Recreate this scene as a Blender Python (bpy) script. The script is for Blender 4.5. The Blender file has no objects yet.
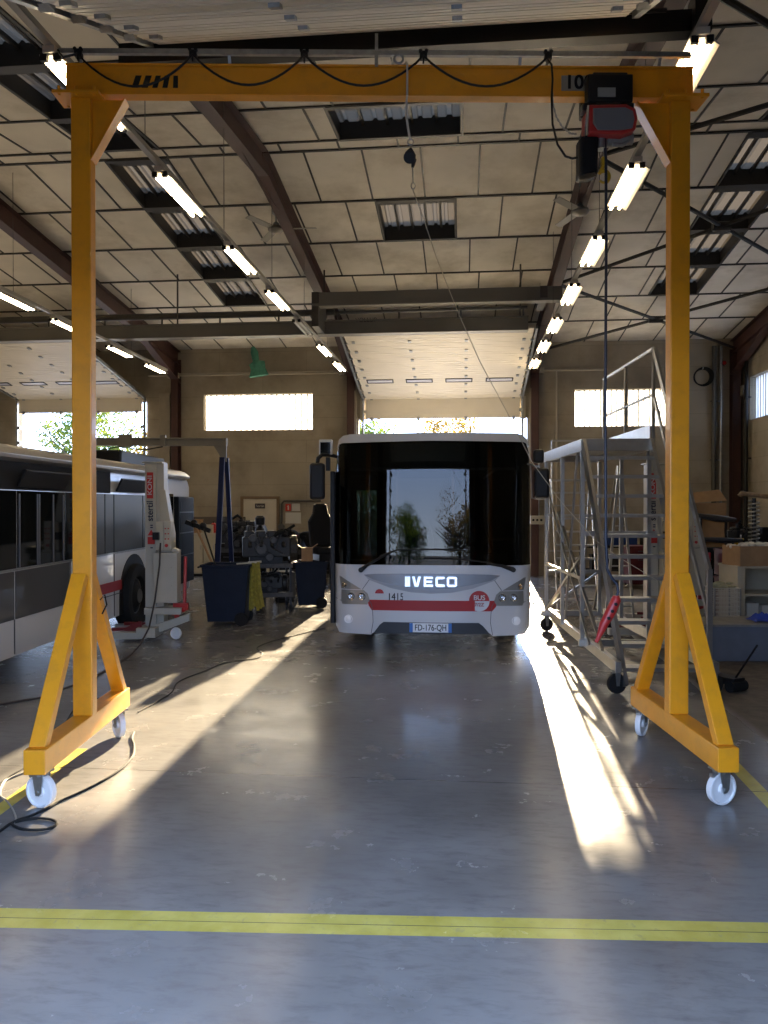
import bpy, bmesh, math, random
from mathutils import Vector, Matrix
random.seed(7)
SC = bpy.context.scene
COL = SC.collection
PI = math.pi
R = math.radians
# ------------------------------------------------------------------ camera
F = 790.0
CH = 1.85
YAW = math.atan(79.0 / 790.0)
PITCH = -math.atan(7.0 / 790.0)
cam_d = bpy.data.cameras.new('camera')
cam = bpy.data.objects.new('camera', cam_d)
COL.objects.link(cam)
cam.location = (0, 0, CH)
cam.rotation_euler = (PI / 2 + PITCH, 0, YAW)
cam_d.sensor_fit = 'VERTICAL'
cam_d.sensor_height = 24.0
cam_d.lens = 24.0 * F / 1024.0
cam_d.clip_start = 0.05
cam_d.clip_end = 500
SC.camera = cam
CR = cam.rotation_euler.to_matrix()
CO = Vector((0, 0, CH))


def ray(px, py):
    return CR @ Vector(((px - 384.0) / F, -(py - 512.0) / F, -1.0))


def atD(px, py, D):
    return CO + ray(px, py) * D


def atZ(px, py, z):
    r = ray(px, py)
    return CO + r * ((z - CH) / r.z)


def atY(px, py, Y):
    r = ray(px, py)
    return CO + r * (Y / r.y)


def XY(px, Y):
    return atY(px, 505, Y).x


def C(x, D, z=0.0):
    """camera-aligned floor coordinates to world"""
    return Vector((x * math.cos(YAW) - D * math.sin(YAW), x * math.sin(YAW) + D * math.cos(YAW), z))


# ------------------------------------------------------------------ materials
MATS = {}


def lin(c):
    return tuple(((v / 12.92) if v <= 0.04045 else ((v + 0.055) / 1.055) ** 2.4) for v in c)


def mat(name, col=(0.5, 0.5, 0.5), rough=0.5, metal=0.0, emit=0.0, var=0.0, scale=6.0, bump=0.0, bscale=40.0, coat=0.0,
        dirt=None, dirt_amt=0.5, dscale=2.0, spec=None):
    if name in MATS:
        return MATS[name]
    m = bpy.data.materials.new(name)
    m.use_nodes = True
    nt = m.node_tree
    b = nt.nodes['Principled BSDF']
    b.inputs['Base Color'].default_value = (*col, 1)
    b.inputs['Roughness'].default_value = rough
    b.inputs['Metallic'].default_value = metal
    if spec is not None:
        b.inputs['Specular IOR Level'].default_value = spec
    if coat:
        b.inputs['Coat Weight'].default_value = coat
    if emit:
        b.inputs['Emission Color'].default_value = (*col, 1)
        b.inputs['Emission Strength'].default_value = emit
    tc = nt.nodes.new('ShaderNodeTexCoord')
    cur = None
    if var or dirt:
        n = nt.nodes.new('ShaderNodeTexNoise')
        n.inputs['Scale'].default_value = scale
        n.inputs['Detail'].default_value = 5
        nt.links.new(tc.outputs['Object'], n.inputs['Vector'])
        hsv = nt.nodes.new('ShaderNodeMapRange')
        hsv.inputs[1].default_value = 0.3
        hsv.inputs[2].default_value = 0.7
        hsv.inputs[3].default_value = 1 - var
        hsv.inputs[4].default_value = 1 + var
        nt.links.new(n.outputs[0], hsv.inputs[0])
        mx = nt.nodes.new('ShaderNodeVectorMath')
        mx.operation = 'SCALE'
        mx.inputs[0].default_value = col
        nt.links.new(hsv.outputs[0], mx.inputs['Scale'])
        cur = mx.outputs[0]
        if dirt:
            n2 = nt.nodes.new('ShaderNodeTexNoise')
            n2.inputs['Scale'].default_value = dscale
            n2.inputs['Detail'].default_value = 8
            n2.inputs['Roughness'].default_value = 0.65
            nt.links.new(tc.outputs['Object'], n2.inputs['Vector'])
            r2 = nt.nodes.new('ShaderNodeMapRange')
            r2.inputs[1].default_value = 0.48
            r2.inputs[2].default_value = 0.68
            r2.inputs[4].default_value = dirt_amt
            nt.links.new(n2.outputs[0], r2.inputs[0])
            mm = nt.nodes.new('ShaderNodeMix')
            mm.data_type = 'RGBA'
            mm.inputs[7].default_value = (*dirt, 1)
            nt.links.new(r2.outputs[0], mm.inputs[0])
            nt.links.new(cur, mm.inputs[6])
            cur = mm.outputs[2]
        nt.links.new(cur, b.inputs['Base Color'])
    if bump:
        n3 = nt.nodes.new('ShaderNodeTexNoise')
        n3.inputs['Scale'].default_value = bscale
        nt.links.new(tc.outputs['Object'], n3.inputs['Vector'])
        bp = nt.nodes.new('ShaderNodeBump')
        bp.inputs['Strength'].default_value = bump
        bp.inputs['Distance'].default_value = 0.01
        nt.links.new(n3.outputs[0], bp.inputs['Height'])
        nt.links.new(bp.outputs[0], b.inputs['Normal'])
    MATS[name] = m
    return m


def glassy(name, tint, refl=0.06, rough=0.02):
    """tinted see-through sheet: transparent + sharp fresnel reflection"""
    m = bpy.data.materials.new(name)
    m.use_nodes = True
    nt = m.node_tree
    nt.nodes.clear()
    out = nt.nodes.new('ShaderNodeOutputMaterial')
    t = nt.nodes.new('ShaderNodeBsdfTransparent')
    t.inputs[0].default_value = (*tint, 1)
    g = nt.nodes.new('ShaderNodeBsdfGlossy')
    g.inputs['Roughness'].default_value = rough
    fr = nt.nodes.new('ShaderNodeFresnel')
    fr.inputs[0].default_value = 1.5
    ad = nt.nodes.new('ShaderNodeMath')
    ad.operation = 'ADD'
    ad.use_clamp = True
    ad.inputs[1].default_value = refl
    ml_ = nt.nodes.new('ShaderNodeMath')
    ml_.operation = 'MULTIPLY'
    ml_.inputs[1].default_value = 0.72
    nt.links.new(fr.outputs[0], ml_.inputs[0])
    nt.links.new(ml_.outputs[0], ad.inputs[0])
    mx = nt.nodes.new('ShaderNodeMixShader')
    nt.links.new(ad.outputs[0], mx.inputs[0])
    nt.links.new(t.outputs[0], mx.inputs[1])
    nt.links.new(g.outputs[0], mx.inputs[2])
    nt.links.new(mx.outputs[0], out.inputs[0])
    MATS[name] = m
    return m


def translucent(name, col, amt=0.8):
    m = bpy.data.materials.new(name)
    m.use_nodes = True
    nt = m.node_tree
    nt.nodes.clear()
    out = nt.nodes.new('ShaderNodeOutputMaterial')
    t = nt.nodes.new('ShaderNodeBsdfTranslucent')
    t.inputs[0].default_value = (*col, 1)
    d = nt.nodes.new('ShaderNodeBsdfDiffuse')
    d.inputs[0].default_value = (*col, 1)
    mx = nt.nodes.new('ShaderNodeMixShader')
    mx.inputs[0].default_value = 1 - amt
    nt.links.new(t.outputs[0], mx.inputs[1])
    nt.links.new(d.outputs[0], mx.inputs[2])
    nt.links.new(mx.outputs[0], out.inputs[0])
    MATS[name] = m
    return m


ORANGE = mat('crane_yellow_paint', (0.72, 0.285, 0.008), 0.38, var=0.06, scale=3, coat=0.15, dirt=(0.35, 0.16, 0.03), dirt_amt=0.25, dscale=9)
BLACK = mat('black_plastic', (0.009, 0.009, 0.010), 0.5, spec=0.25)
BLACKM = mat('black_metal', (0.02, 0.02, 0.022), 0.35, 0.6)
RUBBER = mat('black_rubber', (0.012, 0.012, 0.012), 0.8, spec=0.2)
STEEL = mat('galvanised_steel', (0.32, 0.33, 0.33), 0.42, 0.85, var=0.15, scale=20)
ALU = mat('brushed_aluminium', (0.36, 0.345, 0.32), 0.36, 0.9, var=0.08, scale=12)
CHROME = mat('chrome', (0.75, 0.76, 0.78), 0.12, 1.0)
WHITEP = mat('white_bus_paint', (0.50, 0.51, 0.53), 0.3, coat=0.25, var=0.02, scale=1.5)
NYLON = mat('white_nylon', (0.72, 0.72, 0.72), 0.4)
REDP = mat('red_paint', (0.38, 0.02, 0.018), 0.35)
REDS = mat('red_stripe', (0.33, 0.012, 0.014), 0.4, spec=0.3)
DRUST = mat('dark_red_oxide_steel', (0.05, 0.018, 0.013), 0.55, var=0.25, scale=2)
DGREY = mat('dark_grey_steel', (0.075, 0.07, 0.062), 0.5, 0.2, var=0.15, scale=3)
GREYB = mat('grey_painted_girder', (0.16, 0.15, 0.13), 0.5, var=0.1, scale=2)
BLUEP = mat('navy_blue_paint', (0.005, 0.009, 0.045), 0.5, var=0.1, spec=0.25)
BIN = mat('dark_blue_bin_plastic', (0.009, 0.014, 0.028), 0.6, var=0.15, scale=5, spec=0.2)
CARD = mat('brown_cardboard', (0.33, 0.2, 0.1), 0.85, var=0.12, scale=8)
CREAM = mat('cream_enamel', (0.42, 0.38, 0.29), 0.45, var=0.05)
LIFTG = mat('light_grey_lift_paint', (0.40, 0.375, 0.31), 0.42, var=0.05, scale=4)
GREYP = mat('grey_plastic', (0.14, 0.14, 0.15), 0.45)
GLD = mat('dark_tinted_glass', (0.005, 0.006, 0.006), 0.05, spec=0.22)
TEAL = mat('faded_green_cloth', (0.05, 0.2, 0.14), 0.85, var=0.25, scale=14)
YELC = mat('yellow_webbing', (0.22, 0.18, 0.02), 0.85, var=0.3, scale=25)
PAPER = mat('white_paper', (0.5, 0.48, 0.42), 0.8)
HOOK = mat('yellow_hook_steel', (0.55, 0.34, 0.02), 0.4)
WSCREEN = glassy('windscreen_glass', (0.30, 0.32, 0.31), 0.0, 0.006)
GLASSC = glassy('lamp_glass', (0.75, 0.75, 0.75), 0.05)
PANELC = mat('cream_sandwich_door_panel', (0.64, 0.58, 0.47), 0.45, var=0.04, scale=2)
CEILM = mat('fibre_cement_ceiling_panel', (0.66, 0.61, 0.52), 0.85, var=0.08, scale=1.3, dirt=(0.38, 0.33, 0.25), dirt_amt=0.7, dscale=0.8)
DARKJ = mat('dark_joint_steel', (0.018, 0.015, 0.012), 0.6)
POLY = translucent('corrugated_translucent_sheet', (0.6, 0.6, 0.57), 0.85)
POLYD = translucent('dirty_roof_light_sheet', (0.12, 0.10, 0.075), 0.2)


def concrete_wall():
    m = mat('stained_concrete_block', (0.32, 0.275, 0.205), 0.9, var=0.12, scale=1.1, dirt=(0.15, 0.115, 0.075), dirt_amt=0.6, dscale=0.6)
    nt = m.node_tree
    b = nt.nodes['Principled BSDF']
    src = b.inputs['Base Color'].links[0].from_socket
    tc = nt.nodes['Texture Coordinate']
    sx = nt.nodes.new('ShaderNodeSeparateXYZ')
    nt.links.new(tc.outputs['Object'], sx.inputs[0])
    sm = nt.nodes.new('ShaderNodeMath')
    sm.operation = 'ADD'
    nt.links.new(sx.outputs[0], sm.inputs[0])
    nt.links.new(sx.outputs[1], sm.inputs[1])
    cx = nt.nodes.new('ShaderNodeCombineXYZ')
    nt.links.new(sm.outputs[0], cx.inputs[0])
    nt.links.new(sx.outputs[2], cx.inputs[1])
    br = nt.nodes.new('ShaderNodeTexBrick')
    br.inputs['Scale'].default_value = 1
    br.inputs['Brick Width'].default_value = 2.4
    br.inputs['Row Height'].default_value = 0.6
    br.inputs['Mortar Size'].default_value = 0.006
    br.inputs['Color1'].default_value = (1, 1, 1, 1)
    br.inputs['Color2'].default_value = (0.92, 0.92, 0.92, 1)
    br.inputs['Mortar'].default_value = (0.75, 0.73, 0.7, 1)
    nt.links.new(cx.outputs[0], br.inputs['Vector'])
    mm = nt.nodes.new('ShaderNodeMix')
    mm.data_type = 'RGBA'
    mm.blend_type = 'MULTIPLY'
    mm.inputs[0].default_value = 1
    nt.links.new(src, mm.inputs[6])
    nt.links.new(br.outputs[0], mm.inputs[7])
    nt.links.new(mm.outputs[2], b.inputs['Base Color'])
    return m


WALLM = concrete_wall()


# ------------------------------------------------------------------ mesh builder
class MB:
    def __init__(s):
        s.bm = bmesh.new()

    def box(s, c, size, rot=None, taper=None):
        g = bmesh.ops.create_cube(s.bm, size=1.0)
        vs = g['verts']
        for v in vs:
            x, y, z = v.co
            k = 1.0
            if taper and z > 0:
                k = taper
            v.co = Vector((x * size[0] * k, y * size[1] * k, z * size[2]))
            if rot is not None:
                v.co = rot @ v.co
            v.co += Vector(c)
        return s

    def bar(s, p0, p1, w, h, up=(0, 0, 1)):
        p0, p1 = Vector(p0), Vector(p1)
        d = (p1 - p0)
        L = d.length
        y = d.normalized()
        u = Vector(up)
        if abs(y.dot(u)) > 0.97:
            u = Vector((0, 1, 0)) if abs(y.y) < 0.9 else Vector((1, 0, 0))
        x = y.cross(u).normalized()
        z = x.cross(y).normalized()
        rot = Matrix((x, y, z)).transposed()
        return s.box((p0 + p1) / 2, (w, L, h), rot)

    def cyl(s, p0, p1, r0, r1=None, n=14, cap=True):
        p0, p1 = Vector(p0), Vector(p1)
        r1 = r0 if r1 is None else r1
        d = p1 - p0
        q = d.to_track_quat('Z', 'Y')
        a, b = [], []
        for i in range(n):
            t = 2 * PI * i / n
            o = Vector((math.cos(t), math.sin(t), 0))
            a.append(s.bm.verts.new(p0 + q @ (o * r0)))
            b.append(s.bm.verts.new(p1 + q @ (o * r1)))
        for i in range(n):
            j = (i + 1) % n
            s.bm.faces.new((a[i], a[j], b[j], b[i]))
        if cap:
            s.bm.faces.new(a[::-1])
            s.bm.faces.new(b)
        return s

    def tube(s, pts, r, n=8, closed=False):
        pts = [Vector(p) for p in pts]
        N = len(pts)
        rings = []
        prev = None
        for i, p in enumerate(pts):
            if closed:
                d = pts[(i + 1) % N] - pts[i - 1]
            else:
                d = pts[min(i + 1, N - 1)] - pts[max(i - 1, 0)]
            d.normalize()
            if prev is None:
                u = Vector((0, 0, 1)) if abs(d.z) < 0.9 else Vector((1, 0, 0))
                x = d.cross(u).normalized()
            else:
                x = (prev - d * prev.dot(d)).normalized()
            prev = x
            y = d.cross(x)
            rr = r[i] if isinstance(r, (list, tuple)) else r
            rings.append([s.bm.verts.new(p + (x * math.cos(2 * PI * k / n) + y * math.sin(2 * PI * k / n)) * rr) for k in range(n)])
        M = N if closed else N - 1
        for i in range(M):
            a, b = rings[i], rings[(i + 1) % N]
            for k in range(n):
                j = (k + 1) % n
                s.bm.faces.new((a[k], a[j], b[j], b[k]))
        if not closed:
            s.bm.faces.new(rings[0][::-1])
            s.bm.faces.new(rings[-1])
        return s

    def prism(s, poly, o, u, v, depth):
        """polygon (a,b) laid on axes u,v from origin o, extruded along depth vector (centred)"""
        o, u, v, dv = Vector(o), Vector(u), Vector(v), Vector(depth)
        A = [s.bm.verts.new(o + u * a + v * b - dv / 2) for a, b in poly]
        B = [s.bm.verts.new(o + u * a + v * b + dv / 2) for a, b in poly]
        n = len(poly)
        s.bm.faces.new(A[::-1])
        s.bm.faces.new(B)
        for i in range(n):
            j = (i + 1) % n
            s.bm.faces.new((A[i], A[j], B[j], B[i]))
        return s

    def lathe(s, prof, c, axis=(0, 0, 1), n=24):
        q = Vector(axis).to_track_quat('Z', 'Y')
        c = Vector(c)
        rings = []
        for r, h in prof:
            rings.append([s.bm.verts.new(c + q @ Vector((r * math.cos(2 * PI * k / n), r * math.sin(2 * PI * k / n), h))) for k in range(n)])
        for a, b in zip(rings[:-1], rings[1:]):
            for k in range(n):
                j = (k + 1) % n
                s.bm.faces.new((a[k], a[j], b[j], b[k]))
        return s

    def sphere(s, c, r, n=12, sc=(1, 1, 1)):
        g = bmesh.ops.create_uvsphere(s.bm, u_segments=n, v_segments=max(6, n // 2), radius=r)
        for v in g['verts']:
            v.co = Vector((v.co.x * sc[0], v.co.y * sc[1], v.co.z * sc[2])) + Vector(c)
        return s

    def torus(s, c, Rr, r, axis=(0, 0, 1), n=24, m=8, sc=1.0):
        q = Vector(axis).to_track_quat('Z', 'Y')
        pts = [Vector(c) + q @ Vector((Rr * math.cos(2 * PI * k / n), Rr * sc * math.sin(2 * PI * k / n), 0)) for k in range(n)]
        return s.tube(pts, r, m, closed=True)

    def quad(s, a, b, c, d):
        s.bm.faces.new([s.bm.verts.new(Vector(p)) for p in (a, b, c, d)])
        return s

    def build(s, name, m, parent=None, bevel=0.0, smooth=False, ws=False, label=None):
        bm = s.bm
        bmesh.ops.recalc_face_normals(bm, faces=bm.faces)
        if parent is not None and ws:
            inv = chain_matrix(parent).inverted()
            for v in bm.verts:
                v.co = inv @ v.co
        me = bpy.data.meshes.new(name)
        if smooth:
            for f in bm.faces:
                f.smooth = True
            for e in bm.edges:
                if len(e.link_faces) == 2 and e.calc_face_angle(0) > 0.7:
                    e.smooth = False
        bm.to_mesh(me)
        bm.free()
        o = bpy.data.objects.new(name, me)
        COL.objects.link(o)
        if m:
            me.materials.append(m)
        if parent is not None:
            o.parent = parent
        if bevel:
            b = o.modifiers.new('bevel', 'BEVEL')
            b.width = bevel
            b.segments = 2
            b.limit_method = 'ANGLE'
            b.angle_limit = R(40)
        if label:
            o['label'] = label
        return o


def chain_matrix(o):
    M = Matrix.Identity(4)
    while o is not None:
        M = Matrix.LocRotScale(o.location, o.rotation_euler, o.scale) @ M
        o = o.parent
    return M


def thing(name, label, cat, loc=(0, 0, 0), rz=0.0, group=None):
    o = bpy.data.objects.new(name, None)
    COL.objects.link(o)
    o.location = loc
    o.rotation_euler = (0, 0, rz)
    o.empty_display_size = 0.1
    o['label'] = label
    o['category'] = cat
    if group:
        o['group'] = group
    return o


def tag(o, label, cat, group=None):
    o['label'] = label
    o['category'] = cat
    if group:
        o['group'] = group
    return o


def struct(o):
    o['kind'] = 'structure'
    return o


def sempty(name, loc=(0, 0, 0)):
    o = bpy.data.objects.new(name, None)
    COL.objects.link(o)
    o.location = loc
    o['kind'] = 'structure'
    return o


def dup(root, loc=None, rz=None, label=None, parent=None):
    r = root.copy()
    COL.objects.link(r)
    if parent is not None:
        r.parent = parent
    if loc is not None:
        r.location = loc
    if rz is not None:
        r.rotation_euler = (0, 0, rz)
    if label:
        r['label'] = label
    for ch in list(root.children):
        dup(ch, parent=r)
    return r


def text(name, s, size, loc, rot, m, parent, ext=0.002, align='CENTER', ws=False, bold=0.0, sx=1.0):
    cu = bpy.data.curves.new(name, 'FONT')
    cu.body = s
    cu.size = size
    cu.align_x = align
    cu.align_y = 'CENTER'
    cu.extrude = ext
    cu.offset = 0.0
    cu.materials.append(m)
    tmp = bpy.data.objects.new(name, cu)
    me = bpy.data.meshes.new_from_object(tmp)
    bpy.data.objects.remove(tmp)
    bpy.data.curves.remove(cu)
    me.name = name
    if bold:
        bmt = bmesh.new()
        bmt.from_mesh(me)
        base_g = bmt.verts[:] + bmt.edges[:] + bmt.faces[:]
        for dx, dy in ((bold, 0), (0, bold * 0.6), (bold, bold * 0.6)):
            r_ = bmesh.ops.duplicate(bmt, geom=base_g)
            for e in r_['geom']:
                if isinstance(e, bmesh.types.BMVert):
                    e.co.x += dx
                    e.co.y += dy
        bmt.to_mesh(me)
        bmt.free()
    if not me.materials:
        me.materials.append(m)
    o = bpy.data.objects.new(name, me)
    COL.objects.link(o)
    o.parent = parent
    M = Matrix.LocRotScale(Vector(loc), rot if isinstance(rot, Matrix) else Matrix.Identity(3), None)
    if not isinstance(rot, Matrix):
        from mathutils import Euler
        M = Matrix.LocRotScale(Vector(loc), Euler(rot), None)
    if ws:
        M = chain_matrix(parent).inverted() @ M
    o.location = M.to_translation()
    o.rotation_euler = M.to_euler()
    o.scale = (sx, 1, 1)
    return o


def ibeam(mb, p0, p1, h, w, tf=0.012, tw=0.008, up=(0, 0, 1)):
    p0, p1, up = Vector(p0), Vector(p1), Vector(up)
    d = (p1 - p0).normalized()
    x = d.cross(up).normalized()
    z = x.cross(d).normalized()
    mb.bar(p0, p1, tw, h - 2 * tf, up)
    mb.bar(p0 + z * (h / 2 - tf / 2), p1 + z * (h / 2 - tf / 2), w, tf, up)
    mb.bar(p0 - z * (h / 2 - tf / 2), p1 - z * (h / 2 - tf / 2), w, tf, up)
# ------------------------------------------------------------------ the building
YB = 21.0      # inner face of back wall
YF = 2.0       # inner face of front wall
XR = 7.05
XL = -13.2
YRID = 11.5
ZR, SL = 7.15, 0.11


def zc(Y):
    return ZR - SL * abs(Y - YRID)


def wall_cells(mb, a0, a1, z0, z1, holes, plane, pos, thick):
    """holes: (a0,a1,z0,z1)"""
    As = sorted({a0, a1, *[h[0] for h in holes], *[h[1] for h in holes]})
    Zs = sorted({z0, z1, *[h[2] for h in holes], *[h[3] for h in holes]})
    for i in range(len(As) - 1):
        for j in range(len(Zs) - 1):
            ca, cz = (As[i] + As[i + 1]) / 2, (Zs[j] + Zs[j + 1]) / 2
            if ca < a0 or ca > a1 or any(h[0] < ca < h[1] and h[2] < cz < h[3] for h in holes):
                continue
            sa, sz = As[i + 1] - As[i], Zs[j + 1] - Zs[j]
            if plane == 'Y':
                mb.box((ca, pos, cz), (sa, thick, sz))
            else:
                mb.box((pos, ca, cz), (thick, sa, sz))


# floor -------------------------------------------------------------
def floor_material():
    m = bpy.data.materials.new('polished_concrete_floor')
    m.use_nodes = True
    nt = m.node_tree
    b = nt.nodes['Principled BSDF']
    L = nt.links.new
    N = nt.nodes.new
    tc = N('ShaderNodeTexCoord')
    sep = N('ShaderNodeSeparateXYZ')
    L(tc.outputs['Object'], sep.inputs[0])

    def math_(op, a, b_=None, c=None):
        n = N('ShaderNodeMath')
        n.operation = op
        for i, v in enumerate((a, b_, c)):
            if v is None:
                continue
            if isinstance(v, (int, float)):
                n.inputs[i].default_value = v
            else:
                L(v, n.inputs[i])
        return n.outputs[0]

    def noise(scale, det=6, rough=0.6, vec=None, dist=0.0):
        n = N('ShaderNodeTexNoise')
        n.inputs['Scale'].default_value = scale
        n.inputs['Detail'].default_value = det
        n.inputs['Roughness'].default_value = rough
        n.inputs['Distortion'].default_value = dist
        L(vec or tc.outputs['Object'], n.inputs['Vector'])
        return n.outputs[0]

    def rng(v, a, b_, c, d):
        n = N('ShaderNodeMapRange')
        n.inputs[1].default_value = a
        n.inputs[2].default_value = b_
        n.inputs[3].default_value = c
        n.inputs[4].default_value = d
        L(v, n.inputs[0])
        return n.outputs[0]

    def mix(f, a, b_):
        n = N('ShaderNodeMix')
        n.data_type = 'RGBA'
        for i, v in ((0, f), (6, a), (7, b_)):
            if isinstance(v, tuple):
                n.inputs[i].default_value = (*v, 1)
            else:
                L(v, n.inputs[i])
        return n.outputs[2]

    X, Y = sep.outputs[0], sep.outputs[1]
    base = mix(rng(noise(1.1, 5, 0.5), 0.35, 0.65, 0, 1), (0.135, 0.130, 0.124), (0.20, 0.194, 0.186))
    # scuffs: stretched noise
    mp = N('ShaderNodeMapping')
    mp.inputs['Scale'].default_value = (2.2, 9.0, 1)
    mp.inputs['Rotation'].default_value = (0, 0, 0.4)
    L(tc.outputs['Object'], mp.inputs[0])
    sc = rng(noise(1.6, 9, 0.72, mp.outputs[0], 1.2), 0.62, 0.80, 0, 0.25)
    mp2 = N('ShaderNodeMapping')
    mp2.inputs['Scale'].default_value = (1.0, 3.0, 1)
    L(tc.outputs['Object'], mp2.inputs[0])
    s2 = rng(noise(6, 8, 0.7, mp2.outputs[0], 0.3), 0.47, 0.75, 0, 0.7)
    base = mix(s2, base, (0.085, 0.08, 0.075))
    s3 = rng(noise(0.9, 3, 0.5), 0.4, 0.62, 0, 0.25)
    base = mix(s3, base, (0.27, 0.265, 0.26))
    # rough bare concrete on the right-hand storage side
    side = rng(X, 2.35, 2.45, 0, 1)
    nr = mix(rng(noise(9, 8), 0.35, 0.7, 0, 1), (0.07, 0.055, 0.04), (0.16, 0.135, 0.1))
    base = mix(side, base, nr)

    # painted line across the bay:  a*X + Y = c
    def line(kx, ky, c, half, amin=None, amax=None):
        d = math_('ADD', math_('MULTIPLY', X, kx), math_('MULTIPLY', Y, ky))
        d = math_('ABSOLUTE', math_('SUBTRACT', d, c))
        f = math_('LESS_THAN', d, half)
        seam = math_('LESS_THAN', d, 0.0025)
        if amin is not None:
            t = math_('SUBTRACT', math_('MULTIPLY', X, ky), math_('MULTIPLY', Y, kx))
            f = math_('MULTIPLY', f, math_('GREATER_THAN', t, amin))
            f = math_('MULTIPLY', f, math_('LESS_THAN', t, amax))
        return f, seam

    p0, p1 = atZ(0, 917.5, 0), atZ(768, 932.5, 0)
    d = (p1 - p0).normalized()
    nx, ny = -d.y, d.x
    c0 = nx * p0.x + ny * p0.y
    f1, seam = line(nx, ny, c0, 0.083)
    wear = rng(noise(22, 8, 0.75, None, 1.0), 0.56, 0.72, 1, 0.45)
    f1 = math_('MULTIPLY', f1, wear)
    yel = mix(rng(noise(5, 6), 0.3, 0.7, 0, 1), (0.42, 0.35, 0.06), (0.55, 0.47, 0.12))
    base = mix(f1, base, yel)
    base = mix(math_('MULTIPLY', seam, math_('SUBTRACT', 1.0, side)), base, (0.1, 0.09, 0.05))
    # side bay lines under the gantry feet
    for (a, b_) in (((0, 809), (70, 757)), ((768, 800), (735, 766))):
        q0, q1 = atZ(a[0], a[1], 0), atZ(b_[0], b_[1], 0)
        dd = (q1 - q0).normalized()
        n_ = (-dd.y, dd.x)
        cc = n_[0] * q0.x + n_[1] * q0.y
        t0 = q0.x * n_[1] - q0.y * n_[0]
        t1 = q1.x * n_[1] - q1.y * n_[0]
        lo, hi = min(t0, t1) - 1.0, max(t0, t1) + 0.2
        f2, _ = line(n_[0], n_[1], cc, 0.05, lo, hi)
        base = mix(math_('MULTIPLY', f2, wear), base, yel)
    # saw-cut joints
    for (kx, ky, c) in ((0, 1, 5.3), (0, 1, 9.6), (0, 1, 14.0)):
        dd = math_('ABSOLUTE', math_('SUBTRACT', math_('ADD', math_('MULTIPLY', X, kx), math_('MULTIPLY', Y, ky)), c))
        base = mix(math_('LESS_THAN', dd, 0.004), base, (0.06, 0.055, 0.05))
    L(base, b.inputs['Base Color'])
    ro = math_('ADD', rng(noise(2.3, 7, 0.65), 0.3, 0.7, 0.17, 0.30), math_('MULTIPLY', sc, 0.0))
    ro = math_('ADD', ro, math_('MULTIPLY', side, 0.35))
    L(ro, b.inputs['Roughness'])
    b.inputs['Specular IOR Level'].default_value = 0.45
    bp = N('ShaderNodeBump')
    bp.inputs['Strength'].default_value = 0.12
    bp.inputs['Distance'].default_value = 0.01
    L(noise(3.0, 4, 0.5), bp.inputs['Height'])
    L(bp.outputs[0], b.inputs['Normal'])
    return m


mb = MB()
mb.box(((XL + XR) / 2, (YB + YF) / 2 - 1.2, -0.1), (XR - XL + 0.4, YB - YF + 3.2, 0.2))
struct(mb.build('floor', floor_material()))
GROUND = mat('outdoor_asphalt', (0.16, 0.155, 0.15), 0.9, var=0.15, scale=0.5)
mb = MB()
mb.box((0, 0, -0.21), (160, 160, 0.02))
struct(mb.build('ground', GROUND))

# back wall -----------------------------------------------------------
CDX0, CDX1 = XY(366, YB), XY(519.5, YB)       # centre door opening
JX0, JX1 = XY(358.5, YB), XY(527.5, YB)
LDX0, LDX1 = -12.4, XY(147, YB)
zt_c = atY(440, 418, YB).z
WIN = [(XY(204, YB), XY(313, YB), atY(250, 430, YB).z, atY(250, 394, YB).z),
       (XY(574, YB), XY(672, YB), atY(620, 426, YB).z, atY(620, 389, YB).z)]
holes = [(JX0, JX1, 0, zt_c), (CDX0, CDX1, zt_c - 0.01, zt_c + 0.55), (LDX0, LDX1, 0, zt_c + 0.55)] + WIN
mb = MB()
wall_cells(mb, XL - 0.3, XR + 0.3, 0, 6.25, holes, 'Y', YB + 0.125, 0.25)
struct(mb.build('wall_back', WALLM))

# right wall with a high strip window
wz0, wz1 = 3.95, 5.0
pR0 = XR
holesR = [(13.0, 20.35, wz0, wz1)]
mb = MB()
wall_cells(mb, YF - 0.3, YB + 0.3, 0, 7.4, holesR, 'X', XR + 0.125, 0.25)
struct(mb.build('wall_right', WALLM))
mb = MB()
wall_cells(mb, YF - 0.3, YB + 0.3, 0, 7.4, [], 'X', XL - 0.125, 0.25)
struct(mb.build('wall_left', WALLM))
# front wall around the doorway the camera looks through
FDX0, FDX1 = -2.7, 1.5
mb = MB()
wall_cells(mb, XL - 0.3, XR + 0.3, 0, 6.3, [(FDX0, FDX1, 0, 3.35)], 'Y', YF - 0.125, 0.25)
struct(mb.build('wall_front', WALLM))


# corrugated translucent windows
def corrugated(mb, x0, x1, z0, z1, y, amp=0.02, pitch=0.11):
    n = int((x1 - x0) / (pitch / 4))
    pr = None
    for i in range(n + 1):
        x = x0 + (x1 - x0) * i / n
        yy = y + amp * math.sin(2 * PI * (x - x0) / pitch)
        a = mb.bm.verts.new((x, yy, z0))
        b = mb.bm.verts.new((x, yy, z1))
        if pr:
            mb.bm.faces.new((pr[0], a, b, pr[1]))
        pr = (a, b)


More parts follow.
